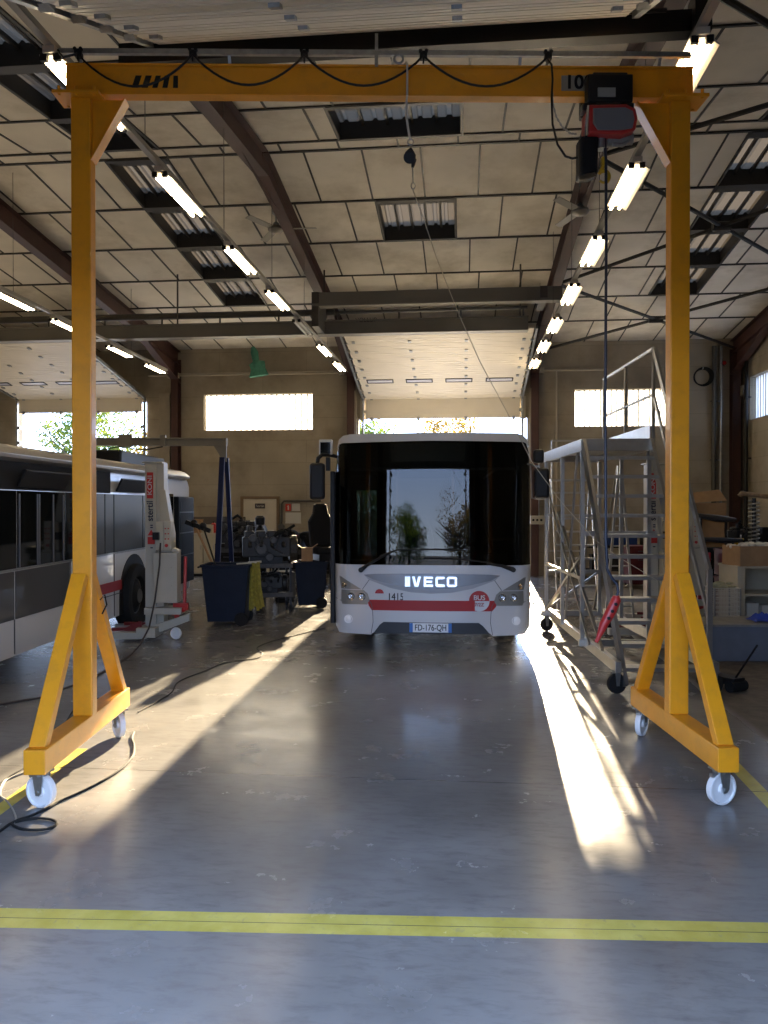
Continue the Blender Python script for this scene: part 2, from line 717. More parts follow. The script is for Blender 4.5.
FRM = mat('grey_window_bar', (0.3, 0.27, 0.2), 0.6)
for k, (x0, x1, z0, z1) in enumerate(WIN):
    w = sempty('window_%d' % (k + 1), (x0, YB, z0))
    mb = MB()
    corrugated(mb, x0, x1, z0, z1, YB + 0.15)
    mb.build('pane', POLY, w, ws=True)
    mb = MB()
    for t in (0.0, 0.333, 0.666, 1.0):
        xx = x0 + 0.015 + (x1 - x0 - 0.03) * t
        mb.box((xx, YB + 0.1, (z0 + z1) / 2), (0.03, 0.03, z1 - z0))
    m_ = 18
    for t in range(1, m_):
        xx = x0 + (x1 - x0) * t / m_
        mb.box((xx, YB + 0.11, (z0 + z1) / 2), (0.03, 0.02, z1 - z0))
    mb.build('window_frame', FRM, w, ws=True)
w = sempty('window_3', (XR, 13.0, wz0))
mb = MB()
n = 180
pr = None
for i in range(n + 1):
    yv = 13.0 + 7.35 * i / n
    xx = XR + 0.15 + 0.02 * math.sin(i * PI / 2)
    a = mb.bm.verts.new((xx, yv, wz0))
    b = mb.bm.verts.new((xx, yv, wz1))
    if pr:
        mb.bm.faces.new((pr[0], a, b, pr[1]))
    pr = (a, b)
mb.build('pane', translucent('side_window_sheet', (0.62, 0.62, 0.62), 0.85), w, ws=True)
mb = MB()
for i in range(46):
    mb.box((XR + 0.08, 13.0 + 7.35 * i / 45, (wz0 + wz1) / 2), (0.02, 0.03 if i % 4 == 0 else 0.014, wz1 - wz0))
mb.build('window_frame', FRM, w, ws=True)

# ceiling -----------------------------------------------------------------
ROWS = [YF - 0.3, 2.35, 3.9, 5.45, 7.0, 8.55, 10.1, 11.35, 11.65, 13.2, 14.75, 16.3, 17.85, 19.4, YB + 0.2]
OFFS = [0.0, 0.3, 0.1, 0.6, 0.2, 0.45, 0.05, 0.3, 0.62, 0.15, 0.5, 0.7, 0.25, 0.0]
PW = 0.875
SKY = []   # (x0,x1,row)
for r in range(0, 13):
    if r not in (7,) and 3 <= r <= 11:
        SKY.append((-5.45, -4.5, r))
        SKY.append((4.05, 5.05, r))
SKY.append((XY(333, 10.7), XY(461, 10.7), 6))
SKY.append((XY(381, 14.0), XY(455, 14.0), 9))
cb, jb = MB(), MB()


def slab(mb_, x0, x1, y0, y1, th, dz=0.0):
    z0, z1 = zc(y0) + dz, zc(y1) + dz
    vs = [mb_.bm.verts.new(v) for v in ((x0, y0, z0), (x1, y0, z0), (x1, y1, z1), (x0, y1, z1),
                                       (x0, y0, z0 + th), (x1, y0, z0 + th), (x1, y1, z1 + th), (x0, y1, z1 + th))]
    for f in ((0, 1, 2, 3), (7, 6, 5, 4), (0, 4, 5, 1), (1, 5, 6, 2), (2, 6, 7, 3), (3, 7, 4, 0)):
        mb_.bm.faces.new([vs[i] for i in f])


for r in range(len(ROWS) - 1):
    y0, y1 = ROWS[r], ROWS[r + 1]
    sk = sorted([(a, b) for a, b, q in SKY if q == r])
    cuts = [XL - 0.3]
    x = XL - 0.3 + OFFS[r]
    while x < XR + 0.3:
        if x > cuts[-1] + 0.1 and not any(a - 0.06 < x < b + 0.06 for a, b in sk):
            cuts.append(x)
        x += PW
    cuts.append(XR + 0.3)
    for a, b in sk:
        cuts += [a, b]
    cuts = sorted(set(cuts))
    for a, b in zip(cuts[:-1], cuts[1:]):
        mid = (a + b) / 2
        if any(p < mid < q for p, q in sk):
            continue
        slab(cb, a, b, y0, y1, 0.08, random.uniform(0, 0.004))
    for a in cuts[1:-1]:
        slab(jb, a - 0.014, a + 0.014, y0, y1, 0.03, -0.012)
    if r > 0:
        slab(jb, XL - 0.3, XR + 0.3, y0 - 0.02, y0 + 0.02, 0.04, -0.02)
struct(cb.build('ceiling', CEILM))
o = struct(jb.build('ceiling_batten', DARKJ))

# roof lights
skf, skn = MB(), 0
for (x0, x1, r) in SKY:
    y0, y1 = ROWS[r], ROWS[r + 1]
    skn += 1
    w = sempty('window_%d' % (3 + skn), ((x0 + x1) / 2, (y0 + y1) / 2, zc((y0 + y1) / 2)))
    up = 0.22
    mb = MB()
    win_only = r == 9 and x0 > -2 and x1 < 2
    n = int((x1 - x0) / 0.02)
    pr = None
    for i in range(n + 1):
        xx = x0 + (x1 - x0) * i / n
        ph = ((xx - x0) % 0.21) / 0.21
        h = 0.035 if 0.35 < ph < 0.65 else 0.0
        a = mb.bm.verts.new((xx, y0, zc(y0) + up + h))
        b = mb.bm.verts.new((xx, y1, zc(y1) + up + h))
        if pr:
            mb.bm.faces.new((pr[0], a, b, pr[1]))
        pr = (a, b)
    mb.build('roof_light_sheet', POLYD, w, ws=True)
    mb = MB()
    for xx in (x0 - 0.01, x1 + 0.01):
        slab(mb, xx - 0.02, xx + 0.02, y0, y1, up + 0.1, -0.02)
    for yy in (y0 + 0.04, y1 - 0.04):
        slab(mb, x0, x1, yy - 0.04, yy + 0.04, up + 0.1, -0.03)
    slab(mb, x0, x1, y0, y0 + 0.3, 0.03, 0.05)
    nb = 3 if x1 - x0 < 1.3 else 4
    for k in range(1, nb + 1):
        xx = x0 + (x1 - x0) * k / (nb + 1)
        slab(mb, xx - 0.02, xx + 0.02, y0, y1, 0.05, up - 0.07)
    mb.build('window_frame', DARKJ, w, ws=True)

# portal rafters, columns
RAFX = [XY(352, YB), XY(534, YB)]
SPAN = RAFX[1] - RAFX[0]
RAFX = [RAFX[0] - SPAN, RAFX[0], RAFX[1], 6.87]
for X in RAFX:
    mb = MB()
    off = 0.06 + 0.19
    ibeam(mb, (X, YF, zc(YF) - off), (X, YRID, ZR - off), 0.36, 0.19)
    ibeam(mb, (X, YRID, ZR - off), (X, YB, zc(YB) - off), 0.36, 0.19)
    # haunches
    for (ya, yb) in ((YB, YB - 2.6), (YF, YF + 2.6)):
        za = zc(ya) - 0.43
        zb = zc(yb) - 0.43
        mb.prism([(ya, za), (yb, zb), (ya, za - 0.5)], (X, 0, 0), (0, 1, 0), (0, 0, 1), (0.012, 0, 0))
        mb.bar((X, ya, za - 0.5), (X, yb, zb), 0.19, 0.015)
    mb.prism([(YRID - 1.1, ZR - 0.55), (YRID + 1.1, ZR - 0.55), (YRID, ZR - 0.62)], (X, 0, 0), (0, 1, 0), (0, 0, 1), (0.012, 0, 0))
    struct(mb.build('roof_beam', DRUST))
    mb = MB()
    for yy in (YB - 0.14, YF + 0.14):
        ibeam(mb, (X, yy, 0), (X, yy, zc(yy) - 0.3), 0.26, 0.2, up=(0, 1, 0))
    struct(mb.build('wall_column', DRUST))
# slim grey posts beside the doors and along the back wall
POSTM = mat('grey_concrete_post', (0.26, 0.22, 0.16), 0.8, var=0.1)
mb = MB()
for px, w_ in ((166, 0.3), (354, 0.16), (532, 0.16)):
    mb.box((XY(px, YB), YB - 0.05, 2.45), (w_, 0.1, 4.9))
struct(mb.build('door_pilaster', POSTM))
# bracing rods under the roof on the right
mb = MB()


def rp(x, y):
    return (x, y, zc(y) - 0.3)


xa, xb = RAFX[2] + 0.05, RAFX[3] - 0.05
for ya, yb in ((2.4, 7.0), (7.0, 11.6), (11.6, 16.3), (16.3, 20.8)):
    mb.cyl(rp(xa, ya), rp(xb, yb), 0.035, n=8)
    mb.cyl(rp(xb, ya), rp(xa, yb), 0.035, n=8)
    mb.cyl(rp((xa + xb) / 2 - 0.15, (ya + yb) / 2), rp((xa + xb) / 2 + 0.15, (ya + yb) / 2), 0.08, n=10)
struct(mb.build('roof_brace', DARKJ))


# sectional doors -----------------------------------------------------------
SECSEAM = mat('panel_seam', (0.3, 0.25, 0.18), 0.6)


def sectional(name, x0, x1, wallY, path, wins, ribs=0.11, wx=None, wins_t=None, gap=0.02, out=0.06):
    """path: list of (Y,z) from bottom edge upward"""
    dr = sempty(name, ((x0 + x1) / 2, wallY, path[0][1]))
    mb, sm, hg = MB(), MB(), MB()
    segs = []
    for (a, b) in zip(path[:-1], path[1:]):
        L_ = math.hypot(b[0] - a[0], b[1] - a[1])
        n_ = max(1, round(L_ / 0.5))
        for i in range(n_):
            t0, t1 = i / n_, (i + 1) / n_
            segs.append(((a[0] + (b[0] - a[0]) * t0, a[1] + (b[1] - a[1]) * t0), (a[0] + (b[0] - a[0]) * t1, a[1] + (b[1] - a[1]) * t1)))
    W = x1 - x0
    for k, (a, b) in enumerate(segs):
        va, vb = Vector((0, a[0], a[1])), Vector((0, b[0], b[1]))
        d = (vb - va).normalized()
        nrm = Vector((1, 0, 0)).cross(d)
        p, q = va + d * 0.004, vb - d * 0.004
        cx = (x0 + x1) / 2
        mb.bar(p + Vector((cx, 0, 0)), q + Vector((cx, 0, 0)), W, 0.04, nrm)
        # micro ribs
        L_ = (vb - va).length
        nr = max(2, int(L_ / ribs))
        for j in range(1, nr):
            c = va + d * (L_ * j / nr)
            for sgn in (-1, 1):
                mb.box(c + Vector((cx, 0, 0)) + nrm * 0.021 * sgn, (W, 0.012, 0.006), Matrix((Vector((1, 0, 0)), d, nrm)).transposed())
        # hinges at each seam
        for j in range(4):
            xx = x0 + W * (0.04 + 0.92 * j / 3)
            for sgn in (-1, 1):
                hg.box(va + Vector((xx, 0, 0)) + nrm * 0.03 * sgn, (0.07, 0.09, 0.03), Matrix((Vector((1, 0, 0)), d, nrm)).transposed())
    mb.build('door_panel', PANELC, dr, ws=True)
    hg.build('hinge_set', STEEL, dr, ws=True)
    if wins:
        a, b = segs[wins_t]
        va, vb = Vector((0, a[0], a[1])), Vector((0, b[0], b[1]))
        d = (vb - va).normalized()
        nrm = Vector((1, 0, 0)).cross(d)
        c0 = (va + vb) / 2
        rot = Matrix((Vector((1, 0, 0)), d, nrm)).transposed()
        for xx in wins:
            f, g = MB(), MB()
            for sgn in (-1, 1):
                cc = c0 + Vector((xx, 0, 0)) + nrm * 0.025 * sgn
                for dx, dy, sx, sy in ((0, 0.1, 0.66, 0.03), (0, -0.1, 0.66, 0.03), (0.32, 0, 0.03, 0.2), (-0.32, 0, 0.03, 0.2)):
                    f.box(cc + Vector((dx, 0, 0)) + d * dy, (sx, sy, 0.02), rot)
            fo = f.build('window_frame', BLACK, dr, ws=True)
            g.box(c0 + Vector((xx, 0, 0)), (0.62, 0.18, 0.056), rot)
            g.build('pane', mat('door_slot_glazing', (0.45, 0.45, 0.5), 0.25), fo, ws=True)
    # tracks
    for sx in (x0 - 0.07, x1 + 0.07):
        t = MB()
        full = [(path[0][0], 0.02)] + list(path)
        # extend beyond top
        a, b = path[-2], path[-1]
        L_ = math.hypot(b[0] - a[0], b[1] - a[1])
        for (p, q) in zip(full[:-1], full[1:]):
            P, Q = Vector((sx, p[0], p[1])), Vector((sx, q[0], q[1]))
            d = (Q - P).normalized()
            nrm = Vector((1, 0, 0)).cross(d)
            t.bar(P, Q, 0.05, 0.07, nrm)
            nb = int((Q - P).length / 0.42)
            for j in range(nb):
                c = P + d * (0.2 + 0.42 * j)
                t.box(c + Vector((0.05 if sx < x0 else -0.05, 0, 0)), (0.09, 0.08, 0.08))
        t.build('track', STEEL, dr, ws=True)
    return dr


Yd = YB - 0.08
p_bot = atY(440, 418.5, Yd).z
p_mid = atY(440, 398, Yd).z
top = (16.9, atD(440, 331, 17.0).z)
cpath = [(Yd, p_bot), (Yd, p_mid), top]
wx = [atD(px, 382, 20.2).x for px in (382, 420.5, 459, 498)]
d1 = sectional('door_1', CDX0, CDX1, YB, cpath, wx, wins_t=3)
lw = [atD(px, 383, 20.2).x for px in (-40, 2, 32, 65, 109)]
lw = [LDX1 - 0.55 - 0.98 * i for i in range(4)]
d2 = sectional('door_2', LDX0 + 0.1, LDX1 - 0.1, YB, [(Yd, atY(100, 412.5, Yd).z), (Yd, p_mid + 0.12), top], lw, wins_t=3)
# solid lining beside the centre door leaf, between leaf and pilasters
mb = MB()
mb.box((CDX0 - 0.09, YB - 0.03, zt_c + 0.25), (0.12, 0.05, 0.6))
mb.box((CDX1 + 0.09, YB - 0.03, zt_c + 0.25), (0.12, 0.05, 0.6))
struct(mb.build('door_jamb', CREAM))
# front overhead door, open above the bay
xl, xr = atD(150, 27, 6.0).x, atD(621, 16, 6.0).x
fpath = [(6.0, 5.47), (3.0, 4.15), (2.2, 3.5)]
fpath = fpath[::-1]
d3 = sectional('door_3', xl, xr, YF, fpath, None)
# dark steel beam closing the run of the front door
mb = MB()
pA, pB = atD(110, 40, 6.15), atD(694, 40, 6.15)
mb.box(((pA.x + pB.x) / 2, 6.15, pA.z - 0.02), (pB.x - pA.x, 0.12, 0.16))
mb.box((pB.x - 0.04, 6.1, pB.z + 0.0), (0.12, 0.2, 0.3))
mb.cyl((pA.x + .2, 6.02, pA.z + 0.02), (pB.x - .3, 6.02, pA.z + 0.02), 0.016, n=8)
struct(mb.build('roof_trim_beam', mat('black_trim_steel', (0.012, 0.011, 0.01), 0.4, 0.3)))

# exit door in the back wall
dx0, dx1 = XY(244, YB), XY(277, YB)
zt = atY(260, 499, YB).z
dr = sempty('door_4', ((dx0 + dx1) / 2, YB, 0))
mb = MB()
mb.box(((dx0 + dx1) / 2, YB - 0.03, zt / 2), (dx1 - dx0, 0.05, zt))
mb.build('door_leaf', mat('off_white_door_paint', (0.5, 0.45, 0.35), 0.5, var=0.05), dr, ws=True, bevel=0.004)
mb = MB()
for xx in (dx0 - 0.04, dx1 + 0.04):
    mb.box((xx, YB - 0.04, zt / 2), (0.07, 0.09, zt))
mb.box(((dx0 + dx1) / 2, YB - 0.04, zt + 0.035), (dx1 - dx0 + 0.15, 0.09, 0.07))
mb.build('door_frame', mat('brown_door_frame', (0.16, 0.1, 0.05), 0.6), dr, ws=True)
mb = MB()
mb.cyl((dx1 - 0.08, YB - 0.09, 1.03), (dx1 - 0.2, YB - 0.09, 1.03), 0.012)
mb.cyl((dx1 - 0.08, YB - 0.04, 1.03), (dx1 - 0.08, YB - 0.1, 1.03), 0.012)
mb.build('door_handle', STEEL, dr, ws=True)
# ------------------------------------------------------------------ gantry crane
GR = YAW + R(0.6)
GD = 5.56
gc = C(-0.015, GD)
g = thing('gantry_crane', 'tall yellow mobile gantry crane on white casters spanning the bay', 'gantry crane', gc, GR)
ZB0, ZB1 = atD(384, 97.5, 5.515).z, atD(384, 66.5, 5.515).z
mb = MB()
ibeam(mb, (-2.195, 0, (ZB0 + ZB1) / 2), (2.18, 0, (ZB0 + ZB1) / 2), ZB1 - ZB0, 0.09, 0.012, 0.05)
beam = mb.build('crane_beam', ORANGE, g, bevel=0.003)
# hazard stripes on the web
mb = MB()


def fx(px, D=5.52):
    return (px - 384) / F * D + 0.015


def fz(py, D=5.52):
    return atD(384, py, D).z


sy = -0.0275
for pts in ([(137, 78), (143, 78), (139, 90), (133, 90)], [(147, 78), (153, 78), (149, 90), (143, 90)],
            [(157, 78), (162, 78), (158.5, 90), (153.5, 90)],
            [(166, 78), (171, 78), (168.5, 90), (163.5, 90)], [(174.5, 78), (179, 78), (179, 90), (174, 90)]):
    mb.prism([(fx(x), fz(y)) for x, y in pts], (0, sy, 0), (1, 0, 0), (0, 0, 1), (0, 0.003, 0))
mb.build('hazard_stripe_mark', BLACK, beam)
mb = MB()
mb.box((fx(583.5), sy, fz(83.2)), (0.31, 0.004, 0.105))
pl = mb.build('capacity_plate', mat('grey_label', (0.2, 0.19, 0.16), 0.6), beam)
text('capacity_number', '1000 kg', 0.135, (fx(564), sy - 0.004, fz(83.2)), (PI / 2, 0, 0), BLACK, beam, align='LEFT', bold=0.006)
# end plates
for sx in (-1, 1):
    mb = MB()
    mb.box((sx * 2.1, 0, ZB0 - 0.012), (0.32, 0.22, 0.022))
    for bx in (-0.12, 0, 0.12):
        for by in (-0.085, 0.085):
            mb.cyl((sx * 2.1 + bx, by, ZB0 - 0.03), (sx * 2.1 + bx, by, ZB0 + 0.035), 0.012, n=6)
    mb.build('head_plate', ORANGE, g, bevel=0.002)
    mb = MB()
    mb.box((sx * 2.085, 0, (0.38 + ZB0 - 0.023) / 2), (0.137, 0.1, ZB0 - 0.023 - 0.38))
    mb.build('column', ORANGE, g, bevel=0.008)
    # triangular gusset with turned edge
    mb = MB()
    xi = sx * 2.0165
    mb.prism([(0, 0), (-sx * 0.235, 0), (0, -0.42)], (xi, 0, ZB0 - 0.023), (1, 0, 0), (0, 0, 1), (0, 0.012, 0))
    mb.bar((xi - sx * 0.235, 0, ZB0 - 0.03), (xi, 0, ZB0 - 0.45), 0.1, 0.01)
    mb.build('gusset', ORANGE, g)
    # foot
    mb = MB()
    mb.box((sx * 2.09, 0, 0.305), (0.13, 1.64, 0.15))
    mb.build('foot_beam', ORANGE, g, bevel=0.006)
    for sy_ in (-1, 1):
        mb = MB()
        mb.bar((sx * 2.09, sy_ * 0.755, 0.37), (sx * 2.09, sy_ * 0.075, 1.36), 0.1, 0.07)
        mb.build('brace', ORANGE, g, bevel=0.006)
    for i_, (yy, ang) in enumerate(((-0.72, 20 * sx), (0.74, 52 * sx))):
        a = R(ang)
        cst = thing('caster', '', 'x', (sx * 2.09, yy, 0.0), a)
        del cst['label'], cst['category']
        cst.parent = g
        mb = MB()
        mb.box((0, 0, 0.224), (0.11, 0.11, 0.012))
        mb.cyl((0, 0, 0.2), (0, 0, 0.222), 0.045)
        for s2 in (-1, 1):
            mb.prism([(-0.04, 0.21), (0.04, 0.21), (0.03, 0.1), (0.012, 0.08), (-0.012, 0.08)], (0.0, s2 * 0.032, 0), (1, 0, 0), (0, 0, 1), (0, 0.006, 0))
        mb.cyl((0, -0.042, 0.103), (0, 0.042, 0.103), 0.012)
        mb.box((-0.055, 0, 0.19), (0.05, 0.03, 0.02))
        mb.build('fork', STEEL, cst)
        mb = MB()
        mb.lathe([(0.0, -0.022), (0.03, -0.027), (0.035, -0.012), (0.085, -0.012), (0.09, -0.022), (0.1, -0.02), (0.103, 0), (0.1, 0.02), (0.09, 0.022),
                  (0.085, 0.012), (0.035, 0.012), (0.03, 0.027), (0.0, 0.022)], (0, 0, 0.103), (0, 1, 0), 28)
        mb.build('wheel', NYLON, cst, smooth=True)
# festoon rail
mb = MB()
RZ = fz(52.5, 5.48)
mb.bar((fx(62), -0.04, RZ), (fx(690), -0.04, RZ), 0.03, 0.035)
for px in (82, 230, 376, 520, 660):
    mb.bar((fx(px), -0.04, RZ), (fx(px), 0.0, ZB1), 0.02, 0.012)
mb.bar((fx(376.5), -0.06, RZ + 0.12), (fx(376.5), -0.06, ZB1 - 0.02), 0.022, 0.022)
rail = mb.build('festoon_rail', STEEL, g)
troll = [82, 195, 305, 423, 547]
for px in troll:
    mb = MB()
    x = fx(px)
    mb.box((x, -0.05, RZ - 0.02), (0.05, 0.04, 0.05))
    mb.cyl((x - 0.02, -0.075, RZ + 0.005), (x - 0.02, -0.03, RZ + 0.005), 0.012)
    mb.cyl((x + 0.02, -0.075, RZ + 0.005), (x + 0.02, -0.03, RZ + 0.005), 0.012)
    mb.bar((x, -0.06, RZ - 0.02), (x, -0.06, RZ - 0.075), 0.012, 0.02)
    mb.build('cable_trolley', BLACK, rail)
mb = MB()
pts = []
sags = [92, 90, 90, 90]
pts += [(fx(62), -0.06, RZ), (fx(68), -0.07, fz(64))]
for k in range(4):
    a, b = troll[k], troll[k + 1]
    for i in range(17):
        t = i / 16
        s_ = math.sin(PI * t) ** 0.85
        pts.append((fx(a + (b - a) * t), -0.07, fz(60 + (sags[k] - 60) * s_)))
mb.tube(pts, 0.008, 6)
mb.build('festoon_cable', BLACK, g)
mb = MB()
mb.torus((fx(398.5), -0.05, fz(62)), 0.03, 0.008, (0, 1, 0), 16, 6)
mb.cyl((fx(398.5), -0.05, RZ), (fx(398.5), -0.05, fz(59)), 0.008)
mb.build('ring_eye', STEEL, g)
mb = MB()
mb.tube([(fx(96), 0.055, fz(600, 5.6)), (fx(100), 0.07, fz(595, 5.6)), (fx(102), 0.07, fz(605, 5.6)), (fx(98), 0.055, fz(614, 5.6))], 0.006, 6)
mb.build('cable_clip', BLACK, g)

# ------------------------------------------------------------------ chain hoist
hx = fx(607)
h = thing('chain_hoist', 'red and black electric chain hoist hanging from the yellow crane beam', 'chain hoist', g.location + Matrix.Rotation(GR, 3, 'Z') @ Vector((hx, 0, 4.40)), GR)
GM = chain_matrix(g)


def gp(px, py, y=-0.1):
    """gantry-local point whose image is about px,py"""
    D = GD + y
    return Vector(((px - 384) / F * D + 0.015, y, atD(384, py, D).z))


def hl(px, py, y=-0.12):
    p = gp(px, py, y)
    return Vector((p.x - hx, p.y, p.z - 4.40))


mb = MB()
mb.box((hl(608, 92).x, -0.12, hl(608, 92).z), (0.31, 0.1, 0.19))
mb.box((hl(608, 79).x, -0.12, hl(608, 79).z), (0.24, 0.09, 0.04))
mb.box((hl(608, 92).x, 0.11, hl(608, 92).z), (0.28, 0.06, 0.17))
mb.box((hl(588, 109).x, -0.1, hl(588, 109).z), (0.1, 0.1, 0.05))
mb.box((hl(626, 109).x, -0.1, hl(626, 109).z), (0.09, 0.1, 0.06))
for sx in (-1, 1):
    for yy in (-0.055, 0.055):
        mb.cyl((sx * 0.09, yy - 0.02, 0.335), (sx * 0.09, yy + 0.02, 0.335), 0.038)
mb.bar((0, -0.1, 0.2), (0, 0.1, 0.2), 0.04, 0.1)
mb.cyl((-0.02, 0, 0.22), (-0.02, 0, 0.1), 0.03)
mb.build('trolley', BLACKM, h, bevel=0.01)
mb = MB()
p = hl(606, 93, -0.175)
mb.box(p, (0.12, 0.01, 0.06))
mb.build('rating_label', mat('silver_label', (0.3, 0.3, 0.28), 0.4, 0.3), h)
mb = MB()
pp = [(587.5, 106.5), (625, 105.5), (634.5, 110), (636.5, 120), (634.5, 131), (622, 135.5), (587.5, 134.5)]
mb.prism([(hl(x, y, -0.2).x, hl(x, y, -0.2).z) for x, y in pp], (0, -0.12, 0), (1, 0, 0), (0, 0, 1), (0, 0.2, 0))
mb.build('motor_housing', REDP, h, bevel=0.012)
mb = MB()
pp = [(592, 109.5), (624, 108.5), (632, 112), (633.5, 120), (631.5, 129), (620, 131), (597, 131), (592, 124)]
mb.prism([(hl(x, y, -0.22).x, hl(x, y, -0.22).z) for x, y in pp], (0, -0.226, 0), (1, 0, 0), (0, 0, 1), (0, 0.014, 0))
mb.build('cover_plate', GREYP, h, bevel=0.004)
mb = MB()
p0, p1 = hl(612, 140), hl(612, 148)
mb.cyl((p0.x - 0.04, -0.1, p0.z), (p0.x + 0.14, -0.1, p0.z + 0.02), 0.045)
mb.tube([hl(612, 145), hl(622, 145.5), hl(630, 140), hl(631, 134)], 0.016, 8)
mb.cyl(hl(601, 134), hl(601, 150), 0.035)
mb.build('gearbox', STEEL, h, smooth=True)
mb = MB()
q = [(578, 139), (597, 137), (596, 176), (590, 179), (578, 180)]
mb.prism([(hl(x, y).x, hl(x, y).z) for x, y in q], (0, -0.1, 0), (1, 0, 0), (0, 0, 1), (0, 0.13, 0))
mb.build('chain_bag', BLACK, h, bevel=0.02)
mb = MB()
mb.bar(hl(578.5, 178.5, -0.17), hl(595, 174.5, -0.17), 0.01, 0.03)
mb.bar(hl(587, 107, -0.2), hl(585.5, 137, -0.2), 0.012, 0.03)
mb.build('bag_rim', CHROME, h)
mb = MB()
c = hl(603.5, 177)
pts = []
for i in range(17):
    a = R(150 - 290 * i / 16)
    pts.append((c.x + 0.036 * math.cos(a), -0.12, c.z + 0.04 * math.sin(a)))
pts = [(c.x, -0.12, c.z + 0.075), (c.x - 0.015, -0.12, c.z + 0.055)] + pts
mb.tube(pts, [0.012] * 4 + [0.014] * 11 + [0.009] * 4, 8)
mb.box((c.x, -0.12, c.z + 0.1), (0.035, 0.04, 0.06))
mb.build('hook', HOOK, h, smooth=True)


def chain(mb, pts, rl=0.013, rw=0.0035):
    for i, (a, b) in enumerate(zip(pts[:-1], pts[1:])):
        a, b = Vector(a), Vector(b)
        m_ = (a + b) / 2
        d = (b - a).normalized()
        ax = d.cross(Vector((0, 1, 0)) if i % 2 else Vector((0.3, 1, 0.5))).normalized()
        y_ = ax.cross(d)
        L_ = (b - a).length * 0.68
        ring = [m_ + d * (L_ * math.cos(2 * PI * k / 8)) + y_ * (rl * 0.6 * math.sin(2 * PI * k / 8)) for k in range(8)]
        mb.tube(ring, rw, 5, closed=True)


mb = MB()
ctrl = [(552, 92), (552.5, 105), (556, 118), (562, 128), (570, 134), (577, 135)]
P = []
for i in range(len(ctrl) - 1):
    for k in range(5):
        t = k / 5
        P.append(hl(ctrl[i][0] + (ctrl[i + 1][0] - ctrl[i][0]) * t, ctrl[i][1] + (ctrl[i + 1][1] - ctrl[i][1]) * t, -0.08))
chain(mb, P, 0.016)
chain(mb, [hl(603.5, y, -0.12) for y in range(140, 170, 3)], 0.012)
mb.build('load_chain', STEEL, h)
mb = MB()
mb.tube([hl(547, 60, -0.07), hl(551, 66), hl(552, 80), hl(551, 100), hl(552, 125), hl(557, 145), hl(565, 157), hl(572, 159), hl(577, 158)], 0.008, 6)
mb.build('supply_cable', BLACK, h)
mb = MB()
D2 = -0.14
mb.tube([hl(604, 136, D2), hl(605.5, 160, D2), hl(606, 250, D2), hl(605.5, 400, D2), hl(606.5, 540, D2), hl(608, 570, D2), hl(613, 579, D2), hl(618, 585, D2), hl(619, 592, D2), hl(617, 598, D2)], 0.010, 8)
mb.build('pendant_cable', mat('black_blue_cable', (0.01, 0.014, 0.03), 0.5), h, smooth=True)
# pendant control
pc = [(617, 596, 0.022), (617, 600, 0.034), (611, 613, 0.036), (604, 626, 0.03), (600, 636, 0.018), (597, 643, 0.012)]
mb = MB()
mb.tube([hl(x, y, D2) for x, y, r_ in pc], [r_ for _, _, r_ in pc], 12)
pend = mb.build('pendant_control', REDP, h, smooth=True)
mb = MB()
for x, y in ((615, 604), (611.5, 611), (608, 618)):
    p = hl(x, y, D2)
    mb.cyl(p + Vector((0, -0.03, 0)), p + Vector((0, -0.042, 0)), 0.012, n=10)
mb.build('push_button', BLACK, pend)

# ------------------------------------------------------------------ tool balancer
bx = fx(409)
base = g.location + Matrix.Rotation(GR, 3, 'Z') @ Vector((bx, 0, 4.29))
t = thing('tool_balancer', 'small black spring balancer hanging on a white rope below the yellow beam', 'tool balancer', base, GR)


def bl(px, py, y=0.0):
    p = gp(px, py, y)
    return Vector((p.x - bx, p.y, p.z - 4.29))


mb = MB()
mb.tube([bl(406.5, 102.5), bl(406, 115), bl(408, 130), bl(410, 141)], 0.009, 6)
mb.tube([bl(406.5, 102.5, 0.0), bl(405, 97, 0.075), bl(405, 66, 0.08), bl(406, 64.5, 0), bl(407, 66, -0.075), bl(407, 97, -0.075), bl(406.5, 102.5)], 0.007, 6)
mb.build('rope_sling', mat('white_rope', (0.5, 0.47, 0.42), 0.8), t)
mb = MB()
mb.torus(bl(410.5, 143.5), 0.02, 0.005, (0, 1, 0), 14, 6)
mb.torus(bl(413, 187), 0.014, 0.004, (0, 1, 0), 14, 6, 1.6)
mb.cyl(bl(412.5, 168), bl(413, 184), 0.006)
mb.build('swivel_hook', STEEL, t)
mb = MB()
mb.cyl(bl(409.5, 158.5, -0.03), bl(409.5, 158.5, 0.03), 0.043, n=20)
mb.prism([(bl(404.5, 155).x, bl(404.5, 155).z), (bl(416, 158).x, bl(416, 158).z), (bl(411, 149).x, bl(411, 149).z)], (0, 0, 0), (1, 0, 0), (0, 0, 1), (0, 0.05, 0))
mb.cyl(bl(414, 160), bl(412.5, 169), 0.02, 0.01)
mb.build('spring_drum', BLACK, t, bevel=0.006)

# long thin cord from the balancer to the platform
mb = MB()
cp = [(413, 190, 5.55), (424, 220, 5.6), (436, 256, 5.65), (457, 310, 5.8), (480, 362, 6.0), (507, 412, 6.3), (532, 462, 6.7), (562, 503, 7.1), (595, 540, 7.5), (620, 558, 7.7), (645, 573, 7.8), (668, 587, 7.9)]
pts = [atD(*c) for c in cp]
t2 = thing('thin_cord', 'thin pale cord slanting from the black balancer towards the aluminium stairs', 'cord', pts[0])
mb.tube(pts, 0.0035, 5)
mb.build('cord_line', mat('pale_cord', (0.45, 0.4, 0.3), 0.6), t2, ws=True)
# ------------------------------------------------------------------ main bus
BD = 10.0
K = BD / F
bus = thing('city_bus', 'white city bus with black windscreen and red stripe facing out of the bay', 'bus', C((431.5 - 384) * K * 0.993, BD - 0.07, 0), YAW - R(4.6))
HW = 1.247


def bxp(px):
    return (px - 431.5) * K * 1.008


